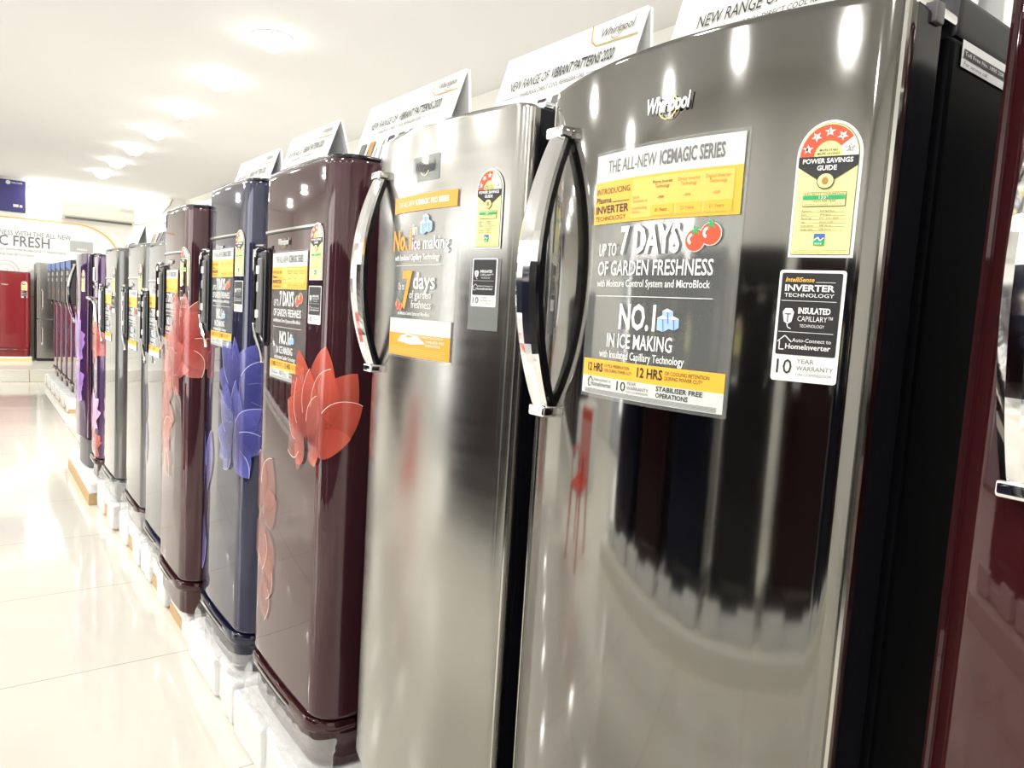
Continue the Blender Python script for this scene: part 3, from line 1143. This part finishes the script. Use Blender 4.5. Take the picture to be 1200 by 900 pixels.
red_bloom = [
    (0.27, 1.20, 40, 0.30, 0.17, 'petal_red', 0.25, None), (0.22, 1.20, 140, 0.26, 0.16, 'petal_red', -0.25, None),
    (0.25, 1.20, 78, 0.35, 0.17, 'petal_red', -0.05, None), (0.23, 1.20, 104, 0.33, 0.16, 'petal_red', 0.10, None),
    (0.27, 1.21, 15, 0.23, 0.16, 'petal_red', 0.30, 'petal_line'), (0.20, 1.21, 165, 0.19, 0.15, 'petal_red', -0.30, 'petal_line'),
    (0.26, 1.19, 62, 0.29, 0.16, 'petal_red', 0.12, 'petal_line'), (0.22, 1.19, 120, 0.24, 0.14, 'petal_red', -0.08, 'petal_line'),
    (0.24, 1.19, 90, 0.26, 0.14, 'petal_red', 0.04, 'petal_line'), (0.27, 1.20, -12, 0.16, 0.12, 'petal_red', 0.35, None),
    (0.19, 1.21, 200, 0.16, 0.13, 'petal_ghost', 0.2, 'petal_line'), (0.20, 1.20, 235, 0.13, 0.10, 'petal_red', 0.1, None),
    (0.26, 1.20, -60, 0.10, 0.09, 'petal_red', -0.1, None), (0.24, 1.18, 72, 0.19, 0.11, 'petal_ghost', 0.0, 'petal_line'),
    (0.17, 1.14, 245, 0.08, 0.05, 'petal_ghost', 0.1, None)]
ghost_bloom = [
    (-0.30, 0.80, 88, 0.26, 0.20, 'petal_ghost', 0.0, 'petal_line'), (-0.24, 0.80, 62, 0.27, 0.20, 'petal_ghost', 0.1, 'petal_line'),
    (-0.26, 0.78, 25, 0.22, 0.17, 'petal_ghost', 0.1, None), (-0.28, 0.80, 278, 0.24, 0.18, 'petal_ghost', 0.1, 'petal_line'),
    (-0.22, 0.76, 305, 0.24, 0.18, 'petal_ghost', -0.1, None), (-0.15, 0.68, 262, 0.22, 0.16, 'petal_ghost', 0.1, 'petal_line'),
    (-0.22, 0.56, 285, 0.20, 0.16, 'petal_ghost', 0.0, 'petal_line')]
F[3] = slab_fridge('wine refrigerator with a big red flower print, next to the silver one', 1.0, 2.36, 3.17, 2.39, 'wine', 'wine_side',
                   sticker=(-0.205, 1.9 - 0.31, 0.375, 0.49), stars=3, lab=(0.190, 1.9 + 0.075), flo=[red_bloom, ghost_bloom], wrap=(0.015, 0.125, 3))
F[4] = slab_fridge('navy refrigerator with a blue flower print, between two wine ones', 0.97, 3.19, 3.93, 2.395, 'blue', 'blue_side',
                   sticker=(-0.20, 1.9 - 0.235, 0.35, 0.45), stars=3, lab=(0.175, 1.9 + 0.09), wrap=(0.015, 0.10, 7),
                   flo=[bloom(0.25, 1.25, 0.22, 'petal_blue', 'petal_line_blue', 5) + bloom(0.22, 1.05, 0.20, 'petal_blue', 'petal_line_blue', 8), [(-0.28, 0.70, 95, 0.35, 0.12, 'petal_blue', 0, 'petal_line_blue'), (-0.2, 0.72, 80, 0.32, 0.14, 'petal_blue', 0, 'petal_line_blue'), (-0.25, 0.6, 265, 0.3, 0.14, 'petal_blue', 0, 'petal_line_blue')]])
F[5] = slab_fridge('wine refrigerator with coral pink flower print, third of the flowered ones from the camera', 0.90, 3.945, 4.59, 2.335, 'wine', 'wine_side',
                   sticker=(-0.22, 1.9 - 0.29, 0.34, 0.41), stars=3, lab=(0.165, 1.9 + 0.035),
                   flo=[bloom(0.22, 1.42, 0.22, 'petal_pink', 'petal_line', 11) + bloom(0.05, 1.3, 0.2, 'petal_pink', None, 17, 7), bloom(-0.20, 1.05, 0.30, 'petal_pink', None, 12, 8) + bloom(-0.18, 0.85, 0.26, 'petal_ghost', 'petal_line', 13, 8)])
F[6] = slab_fridge('slate grey refrigerator, narrow and half hidden behind the coral flowered one', 0.95, 4.60, 5.33, 2.19, 'slate', 'blue_side',
                   sticker=(-0.20, 1.9 - 0.40, 0.33, 0.42), lab=None, stick_detail=False, crown='grey_plastic', wrap=(0.015, 0.10, 19),
                   flo=[[(-0.28, 0.80, 90, 0.3, 0.12, 'petal_blue', 0, None)], [(-0.24, 0.55, 90, 0.3, 0.12, 'petal_blue', 0, None)]])
F[7] = slab_fridge('grey fronted refrigerator with a brown wine side, past the slate one', 0.97, 5.45, 6.20, 2.21, 'grey_lac', 'wine_side',
                   sticker=(-0.20, 1.9 - 0.42, 0.33, 0.42), lab=(0.16, 1.9 - 0.02), stick_detail=False, crown='grey_plastic', wrap=(0.015, 0.16, 23))
F[8] = slab_fridge('plain grey refrigerator with a film-covered front, second past the slate one', 0.95, 6.42, 7.20, 2.21, 'grey_lac', 'grey_lac',
                   sticker=(-0.20, 1.9 - 0.42, 0.33, 0.42), lab=(0.16, 1.9 - 0.03), stick_detail=False, crown='grey_plastic', wrap=(0.015, 0.16, 29))
F[9] = slab_fridge('dark purple narrow refrigerator with pink flower print beside the purple bow handled one', 0.93, 7.25, 7.74, 2.18, 'purple', 'wine_side', lab=(-0.10, 1.9 - 0.40), stick_detail=False, handle=False,
                   flo=[bloom(0.05, 1.20, 0.22, 'petal_pink', None, 31), bloom(0.0, 0.55, 0.2, 'petal_mauve', None, 32), bloom(0.05, 0.3, 0.16, 'petal_pink', None, 33)])
q = MB(); q.tube([(-0.012, 0.16, 1.60), (-0.05, 0.15, 1.60), (-0.05, -0.12, 1.585), (-0.03, -0.17, 1.55), (-0.02, -0.17, 1.40)], 0.014, 'chrome', 8); q.build('handle', F[9])
q = MB(); Print(q, on_front(slab_front(0.49, .012), 0, 0), .05).rect(-0.12, 1.75, 0.02, 1.87, 'white', 1); q.build('paper_note', F[9])
F[10] = bow_fridge('purple refrigerator with violet flower print and chrome bow handle, farthest of the bright fronted row', 0.90, 7.80, 8.50, 2.21, 'purple', 0.05, stars=(3, 0.21, 1.9 - 0.04, 0.085, 0.20),
                   edge='steel_edge', side='black_gloss', flo=[bloom(0.02, 1.15, 0.26, 'petal_purple', None, 41), bloom(0.05, 0.75, 0.22, 'petal_purple', None, 42)])

# ------------------------------------------------------------------ foam packing under the row
def foam_base(label, x, y0, y1, seed, card=None, tall=0.07, depth=0.90, blocks=((0.0, 0.3), (0.62, 1.0))):
    root = thing('polystyrene_base', label, 'packing foam', (x, (y0 + y1) / 2, 0), 0, 'foam bases under the refrigerators')
    w = y1 - y0
    zc = 0.0
    if card:
        c = MB()
        c.box(0.01, depth - 0.02, -w / 2 + 0.01, w / 2 - 0.01, 0.0, card, 'card', 0.004)
        c.build('cardboard_tray', root)
        zc = card
    s = MB()
    s.box(0.012, depth, -w / 2, w / 2, zc, ZB - 0.008, 'foam', 0.018, 2, cuts=2, rough=0.005, seed=seed)
    s.build('foam_slab', root)
    for (a, b) in blocks:
        k = MB()
        k.box(-0.012, 0.060, -w / 2 + a * w, -w / 2 + b * w, 0.012, ZB - 0.004 - 0.3 * (0.07 - tall), 'foam', 0.016, 2, cuts=2, rough=0.006, seed=seed + a)
        k.build('foam_block', root)
    return root


foam_base('white foam base under the maroon refrigerator at the right edge', 0.99, -0.30, 0.45, 1)
foam_base('white foam base under the dark grey steel refrigerator', 0.84, 0.50, 1.28, 2)
foam_base('white foam base under the silver steel refrigerator', 0.86, 1.32, 2.22, 3)
foam_base('white foam base under the red flowered wine refrigerator', 0.935, 2.30, 3.13, 4, None, 0.05, 0.90, ((0.0, 0.45), (0.55, 1.0)))
foam_base('lumpy white foam base under the navy flowered refrigerator', 0.94, 3.16, 3.97, 5, None, 0.055, 0.95, ((0.0, 0.22), (0.35, 0.98)))
foam_base('white foam base on cardboard under the coral flowered refrigerator', 0.955, 4.02, 4.58, 6, 0.06, 0.0, 0.80, ((0.0, 0.3),))
foam_base('foam base with brown card below the slate refrigerator', 0.955, 4.62, 5.36, 7, 0.07, 0.05)
foam_base('foam base with brown card below the brown sided grey refrigerator', 0.95, 5.42, 6.22, 8, 0.09, 0.07)
foam_base('foam base on card below the plain grey refrigerator', 0.92, 6.36, 7.16, 9, 0.10, 0.07)
foam_base('wide white foam slab on brown cardboard jutting into the aisle', 0.84, 7.22, 8.85, 10, 0.10, 0.0, 1.0, ())

# ------------------------------------------------------------------ header signs on top of the refrigerators
def header_sign(label, x, y0, y1, z0, h, sx=0.12, spread=0.03):
    w = y1 - y0
    root = thing('header_sign', label, 'sign', (x, (y0 + y1) / 2, z0), 0, 'tent signs on top of the refrigerators')

    def fm(a, b, l=0):
        return (sx * b / h - 0.004 - l * LAY, -(a - w / 2), b)
    p = MB()
    n = Vector((h, 0, -sx)).normalized() * 0.012
    for k, (xa, xb) in enumerate(((0.0, sx), (sx + spread + 0.012, sx + 0.012))):
        vs = []
        for y in (-w / 2, w / 2):
            vs += [(xa, y, 0), (xb, y, h), (xb + 0.010, y, h), (xa + 0.010, y, 0)]
        p.add(vs, [[0, 1, 2, 3], [7, 6, 5, 4], [0, 4, 5, 1], [1, 5, 6, 2], [2, 6, 7, 3], [3, 7, 4, 0]], 'white')
    p.build('card_panel', root)
    t = MB()
    P = Print(t, fm, 0.5)
    k = w / 0.70
    P.text('NEW RANGE OF', 0.08 * k, h * 0.665, 0.22 * k, 0.034, 'ink', 1)
    P.text('VIBRANT PATTERNS 2020', 0.315 * k, h * 0.665, 0.30 * k, 0.034, 'ink', 1, 0.015)
    P.text('WHIRLPOOL DIRECT COOL REFRIGERATORS', 0.16 * k, h * 0.585, 0.34 * k, 0.015, 'ink', 1)
    P.rect(0.05 * k, h * 0.60, 0.15 * k, h * 0.605, 'ink', 1)
    P.rect(0.51 * k, h * 0.60, 0.62 * k, h * 0.605, 'ink', 1)
    P.text('Whirlpool', w - 0.155, h * 0.87, 0.13, 0.026, 'ink_grey', 1, 0.01, 0.2)
    P.ring((w - 0.09, h * 0.885), 0.021, 0.024, -150, 40, 'gold', 1, 12)
    P.line([(w - 0.205, h), (w - 0.19, h * 0.86), (w - 0.165, h * 0.815), (w, h * 0.80)], 0.004, 'gold', 1)
    cols = ['ink_grey', 'ink_brown', 'offwhite', 'purple', 'ink_grey', 'maroon', 'navy', 'ink_grey']
    for i, c in enumerate(cols):
        a = (0.05 + 0.078 * i) * k
        P.rect(a, h * 0.05, a + 0.048 * k, h * 0.50, c, 1)
        P.rect(a, h * 0.05, a + 0.004, h * 0.50, 'white', 2)
        P.rect(a + 0.005 * k, h * 0.28, a + 0.010 * k, h * 0.40, 'ink', 2)
    t.build('printed_face', root)
    return root


SG = ('white tent sign reading new range of vibrant patterns, on the ')
header_sign(SG + 'dark grey steel refrigerator', 1.33, 0.60, 1.32, 2.346, 0.385)
header_sign(SG + 'silver refrigerator', 1.33, 1.45, 2.07, 2.353, 0.377)
header_sign(SG + 'red flowered refrigerator', 1.33, 2.34, 3.11, 2.405, 0.36)
header_sign(SG + 'navy refrigerator', 1.30, 3.40, 4.02, 2.41, 0.35, 0.12, 0.10)
header_sign(SG + 'coral flowered refrigerator', 1.26, 4.12, 4.80, 2.35, 0.37)
header_sign(SG + 'slate refrigerator', 1.28, 4.92, 5.50, 2.205, 0.37)
header_sign(SG + 'brown sided grey refrigerator', 1.30, 5.6, 6.25, 2.225, 0.36)
header_sign(SG + 'plain grey refrigerator', 1.28, 6.55, 7.25, 2.225, 0.36)
header_sign(SG + 'purple bow handled refrigerator', 1.26, 7.9, 8.5, 2.195, 0.33)

# ------------------------------------------------------------------ more refrigerators with black header panels further on
def topped_fridge():
    root = slab_fridge('x', 1.35, 0, 0.70, 2.30, 'purple', 'wine_side', trim=False, handle=True, stick_detail=False, group='black topped refrigerators towards the far wall',
                       flo=[[(-0.28, 0.62, 60, 0.45, 0.12, 'petal_blue', 0.1, None)], [(0.05, 0.75, 75, 0.35, 0.1, 'petal_blue', 0.1, None)]])
    h = MB()
    h.box(-0.10, -0.035, -0.34, 0.34, 1.43, 2.08, 'black_matte', 0.01)
    P = Print(h, lambda a, b, l=0: (-0.102 - l * LAY, -a, b), 0.5)
    P.text('5 STAR', -0.25, 1.86, 0.3, 0.06, 'white', 1, 0.02)
    P.text('SAVE', -0.25, 1.76, 0.2, 0.06, 'white', 1, 0.02)
    P.poly([(-0.33, 1.99), (0.33, 1.93), (0.33, 2.07), (-0.33, 2.07)], 'ink_blue', 1)
    P.star((0.15, 1.58), 0.07, 'gold', 1)
    h.build('header_panel', root)['label'] = 'glossy black header panel with white lettering'
    return root


t0 = topped_fridge()
ords = ['nearest', 'second', 'third', 'fourth', 'fifth']
for k in range(5):
    lb = f'black topped purple refrigerator far down the row, {ords[k]} of five counted towards the far wall'
    y = 12.75 + 0.80 * k
    if k == 0:
        t0.location = Vector((1.35, y + 0.35, ZB)) * U
        t0['label'] = lb
    else:
        dup(t0, (1.35, y + 0.35, ZB), None, lb)
    b = foam_base(f'white foam base under the {ords[k]} of the black topped refrigerators', 1.22, y - 0.02, y + 0.72, 20 + k, 0.05, 0.02, 1.0, ((0.05, 0.25), (0.75, 0.95)))
    b['group'] = 'foam bases in the far row'

# ------------------------------------------------------------------ far wall
red = slab_fridge('red single door refrigerator on a pale wooden box against the far wall', 0, 0, 0.78, 2.13, 'red', 'red', rz=PI / 2, zb=0.33, loc=(0.73, 19.0, 0.33), stars=3, lab=(0.22, 1.75), trim=False, stick_detail=False)
bx = MB(); bx.box(0.30, 1.14, 18.93, 19.9, 0.24, 0.30, 'wood', 0.006)
bx.box(0.30, 1.14, 18.93, 19.9, 0.295, 0.33, 'foam', 0.006)
tag(bx.build('display_box'), 'low pale wooden display box under the red refrigerator', 'box')


def double_door(label, x0, x1, y, zb, ztop, m):
    w = x1 - x0
    root = thing('double_door_refrigerator', label, 'refrigerator', ((x0 + x1) / 2, y, zb), PI / 2)
    H = ztop - zb
    xf = slab_front(w, 0.01, 0.05)
    b = MB(); b.box(0.12, 0.8, -w / 2 + .004, w / 2 - .004, 0.0, H - .02, 'grey_plastic', 0.015); b.build('body', root)
    ol = list(reversed(plan(xf, w, 0.115)))
    zs = H * 0.43
    d = MB(); d.prism(ol, 0.07, zs - 0.008, m, 0.012); d.build('lower_door', root)
    d = MB(); d.prism(ol, zs + 0.008, H, m, 0.012); d.build('upper_door', root)
    d = MB(); d.tube([(-0.01, w / 2 - .1, zs + .22), (-0.06, w / 2 - .1, zs + .26), (-0.06, w / 2 - .1, zs + .6), (-0.01, w / 2 - .1, zs + .64)], 0.016, 'chrome', 8); d.build('handle', root)
    d = MB(); d.tube([(-0.01, w / 2 - .1, zs - .55), (-0.06, w / 2 - .1, zs - .5), (-0.06, w / 2 - .1, zs - .2), (-0.01, w / 2 - .1, zs - .16)], 0.016, 'chrome', 8); d.build('handle', root)
    d = MB(); d.box(0.03, 0.2, -w / 2 + .02, w / 2 - .02, 0.0, 0.062, 'black_matte', 0.005); d.build('kick_plate', root)
    return root


double_door('silver double door refrigerator at the end of the row against the far wall', 1.22, 1.95, 18.95, 0.24, 2.37, 'steel_light')

pb = thing('wall_poster', 'large white poster with orange border line on the far wall above the red refrigerator', 'poster', (0, YF, 0))
g = MB()
PM = lambda y: (lambda a, b, l=0: (a, y - l * 0.003, b))
P = Print(g, PM(-0.012), 5)


def arch(i):
    pts = [(-2.6 + i, 1.6 + i), (2.95 - i, 1.6 + i)]
    for k in range(13):
        t = PI / 2 * k / 12
        pts.append((2.05 - i + 0.9 * math.cos(t), 2.62 - i + 0.73 * math.sin(t)))
    pts.append((-2.6 + i, 3.35 - i))
    return pts


P.poly(arch(0), 'amber', 0)
P.poly(arch(0.025), 'white', 1)
P.text('FRESHNESS WITH THE ALL NEW', 0.28, 2.955, 1.68, 0.11, 'ink_grey', 2)
P.text('ICEMAGIC FRESH', -0.42, 2.72, 1.96, 0.24, 'ink_grey', 2, 0.01)
P.text('TECHNOLOGY WITH MICROBLOCK\u2122 MAINTAINS', 0.20, 2.615, 1.66, 0.05, 'ink_grey', 2)
P.text('FRUITS & VEGETABLES FOR UP TO 7 DAYS', 0.12, 2.505, 1.13, 0.05, 'ink_grey', 2)
P.ring((0.72, 2.15), 0.22, 0.25, 0, 360, 'offwhite', 2)
P.ring((0.72, 2.15), 0.15, 0.17, 0, 360, 'offwhite', 2)
P.text('7', 0.68, 2.08, 0.09, 0.14, 'offwhite', 2)
g.build('poster_sheet', pb)

g = MB(); g.box(1.94, 2.40, YF - 0.03, YF - 0.013, 2.70, 2.95, 'pale_grey_plastic', 0.006)
P = Print(g, PM(YF - 0.032), 5)
P.text('FRESH', 2.08, 2.74, 0.2, 0.05, 'white', 1, 0.02)
tag(g.build('wall_plaque'), 'small grey plaque on the white poster near the end of the row', 'plaque')

g = MB(); g.box(-0.9, 1.08, YF - 0.05, YF - 0.005, 3.46, 4.15, 'navy', 0.006)
P = Print(g, PM(YF - 0.052), 5)
P.disc((0.76, 4.09), 0.045, 'offwhite', 1)
P.text('WELCOME', 0.82, 4.075, 0.2, 0.035, 'white', 1)
P.rect(0.85, 3.57, 0.95, 3.63, 'offwhite', 1)
P.rect(0.97, 3.57, 1.02, 3.62, 'white', 1)
tag(g.build('wall_banner'), 'dark navy banner high on the far wall at the left edge', 'banner')

ac = thing('air_conditioner', 'cream split air conditioner mounted high on the far wall', 'air conditioner', (2.50, YF, 3.42), math.radians(0))
g = MB()
prof = [(0.0, 0.0), (-0.20, 0.0), (-0.29, 0.09), (-0.31, 0.20), (-0.27, 0.44), (0.0, 0.47)]
n = len(prof)
vs = [(x, y, z) for x in (-0.74, 0.74) for y, z in prof]
g.add(vs, [[i, (i + 1) % n, n + (i + 1) % n, n + i] for i in range(n)] + [list(range(n))[::-1], [n + i for i in range(n)]], 'ac')
g.build('housing', ac)
g = MB(); g.box(-0.68, 0.68, -0.285, -0.215, 0.005, 0.05, 'grey_plastic', 0.008); g.build('air_outlet', ac)
g = MB()
g.box(0.42, 0.70, -0.315, -0.27, 0.30, 0.36, 'offwhite', 0.004)
g.build('display_strip', ac)
g = MB()
pts = [(3.28, YF - 0.06, 3.47), (3.45, YF - 0.03, 3.50), (3.65, YF - 0.02, 3.60), (3.85, YF - 0.02, 3.78), (4.05, YF - 0.02, 4.02), (4.12, YF - 0.02, 4.19)]
g.tube(pts, 0.012, 'wire', 6)
tag(g.build('power_cable'), 'thin grey cable running up the far wall from the air conditioner', 'cable')

for k, (xa, xb, lb) in enumerate(((1.15, 2.45, 'white tube light on the far wall above the navy banner side'), (2.5, 3.78, 'white tube light high on the far wall above the air conditioner'))):
    r = thing('tube_light', lb, 'light', ((xa + xb) / 2, YF, 4.06), 0, 'tube lights on the far wall')
    h = (xb - xa) / 2
    g = MB(); g.box(-h, h, -0.06, 0.0, -0.05, 0.05, 'white_pl', 0.008); g.build('fitting', r)
    g = MB(); g.tube([(-h + 0.03, -0.10, 0), (h - 0.03, -0.10, 0)], 0.04, 'tube', 12); g.build('tube', r)
    for sx in (-1, 1):
        g = MB(); g.box(sx * (h - 0.015) - 0.015, sx * (h - 0.015) + 0.015, -0.14, -0.05, -0.045, 0.045, 'white_pl', 0.006); g.build('lamp_holder', r)
    ld = bpy.data.lights.new('tube_lamp', 'AREA'); ld.shape = 'RECTANGLE'; ld.size = h * 2 * U; ld.size_y = 0.05; ld.energy = 14; ld.color = (1, 0.96, 0.88)
    lo = bpy.data.objects.new('tube_lamp', ld); COL.objects.link(lo); lo.parent = r; lo.location = Vector((0, -0.16, 0)) * U; lo.rotation_euler = (math.radians(70), 0, 0)

# ------------------------------------------------------------------ ceiling downlights
def downlight(x, y, label, group):
    r = thing('ceiling_downlight', label, 'light', (x, y, CEIL), 0, group)
    g = MB()
    g.disc((0, 0), 0.172, -0.010, -0.001, 'white_pl')
    g.build('rim', r)
    g = MB()
    n = 28
    rings = [(0.150 * math.cos(PI / 2 * j / 8), -0.006 - 0.125 * math.sin(PI / 2 * j / 8)) for j in range(9)]  # bulging dome, its shape stands in for the lamp's glow
    vs = [(rr * math.cos(2 * PI * k / n), rr * math.sin(2 * PI * k / n), zz) for rr, zz in rings for k in range(n)]
    g.add(vs, [[j * n + k, (j + 1) * n + k, (j + 1) * n + (k + 1) % n, j * n + (k + 1) % n] for j in range(8) for k in range(n)], 'lamp', True)
    g.build('diffuser', r)
    ld = bpy.data.lights.new('downlight_lamp', 'AREA'); ld.shape = 'DISK'; ld.size = 0.26 * U; ld.energy = LAMP_W; ld.color = (1, 0.985, 0.955)
    lo = bpy.data.objects.new('downlight_lamp', ld); COL.objects.link(lo); lo.parent = r; lo.location = (0, 0, -0.14 * U)
    return r


names = ['nearest', 'second', 'third', 'fourth', 'fifth', 'sixth', 'seventh']
for k in range(7):
    downlight(2.19, 6.78 + 1.69 * k, f'round white ceiling light above the row, {names[k]} of the visible line' , 'ceiling lights in a line above the row')
for k in range(4):
    downlight(2.19, 6.78 - 1.69 * (k + 1), 'round white ceiling light above the row, out of the picture', 'ceiling lights outside the picture')
for x in (-1.1, -3.9):  # unseen rows added over the aisle to light the room
    for k in range(9):
        downlight(x, -2.9 + 2.5 * k, 'round white ceiling light added over the aisle to light the room, out of the picture', 'ceiling lights outside the picture')

# ------------------------------------------------------------------ what the doors mirror: the opposite row
g = MB(); g.box(-3.6, -1.85, -2.5, 4.45, 0.0, 0.17, 'plinth', 0.01)
tag(g.build('display_plinth'), 'low pale display plinth across the aisle, seen mirrored in the dark steel door', 'plinth')
oc = ['dark_wine', 'dark_navy', 'dark_wine', 'dark_grey', 'dark_navy', 'dark_wine', 'dark_navy']
for k in range(7):
    y = -2.35 + 0.96 * k
    m = oc[k]
    z = 0.17 + 0.12
    slab_fridge(f'dark glossy refrigerator on the plinth across the aisle, number {names[k]} from behind the camera', 0, 0, 0.80, z + 2.05, m, m, rz=PI, zb=z, loc=(-2.12, y + 0.4, z),
                lab=(0.2, 1.75), stick_detail=False, group='refrigerators across the aisle')
    s = MB()
    s.box(-0.95, 0.10, -0.43, 0.43, 0.008, 0.112, 'foam', 0.02, 2, cuts=2, rough=0.008, seed=50 + k)
    for (a, b) in ((-0.42, -0.15), (0.12, 0.42)):
        s.box(0.08, 0.14, a, b, 0.012, 0.20, 'foam', 0.015, 2, cuts=2, rough=0.01, seed=k + a)
    so = s.build('polystyrene_base', None, (-2.12, y + 0.4, 0.17))
    tag(so, f'foam base on the plinth across the aisle, {names[k]} from behind the camera', 'packing foam', 'foam bases across the aisle')


for k in range(7):
    y = 8.3 + 1.0 * k
    m = ['dark_navy', 'dark_wine', 'dark_grey', 'dark_wine', 'dark_navy', 'dark_wine', 'dark_navy'][k]
    slab_fridge(f'dark glossy refrigerator across the aisle beyond the entrance, {names[k]} towards the far wall', 0, 0, 0.86, 2.25, m, m, rz=PI, zb=0.12, loc=(-1.95, y + 0.43, 0.12), stick_detail=False, lab=(0.2, 1.7), group='refrigerators across the aisle')
    so = MB(); so.box(-0.95, 0.06, -0.45, 0.45, 0.006, 0.112, 'foam', 0.02, 2, cuts=2, rough=0.006, seed=80 + k)
    tag(so.build('polystyrene_base', None, (-1.95, y + 0.43, 0)), f'foam base across the aisle beyond the entrance, {names[k]} towards the far wall', 'packing foam', 'foam bases across the aisle')

cb = thing('cardboard_carton', 'pale cardboard carton on the floor across the aisle beyond the red chair', 'carton', (-2.2, 7.2, 0), 0.1)
g = MB(); g.box(-0.5, 0.5, -0.45, 0.45, 0, 0.95, 'offwhite', 0.008); g.build('carton_body', cb)
g = MB(); g.box(-0.502, 0.502, -0.04, 0.04, 0.945, 0.953, 'card', 0.001); g.build('packing_tape', cb)


def chair(label, x, y, rz):
    r = thing('plastic_chair', label, 'chair', (x, y, 0), rz)
    g = MB(); g.box(-0.27, 0.27, -0.27, 0.27, 0.58, 0.62, 'chair', 0.02, 3); g.build('seat', r)
    g = MB()
    for k in range(5):
        a = -0.22 + 0.11 * k
        g.box(0.25, 0.275, a - 0.035, a + 0.035, 0.62, 1.13, 'chair', 0.008)
    g.box(0.245, 0.285, -0.27, 0.27, 1.08, 1.18, 'chair', 0.015)
    g.build('backrest', r)
    for sx in (-1, 1):
        for sy in (-1, 1):
            g = MB(); g.tube([(sx * 0.24, sy * 0.24, 0.59), (sx * 0.29, sy * 0.28, 0.0)], [0.035, 0.024], 'chair', 10); g.build('leg', r)
    for sy in (-1, 1):
        g = MB(); g.tube([(0.25, sy * 0.25, 0.6), (0.16, sy * 0.275, 0.85), (-0.24, sy * 0.275, 0.86), (-0.25, sy * 0.26, 0.6)], 0.022, 'chair', 8); g.build('armrest', r)


chair('red plastic chair in the aisle, seen mirrored in the steel doors', -0.95, 5.0, math.radians(150))
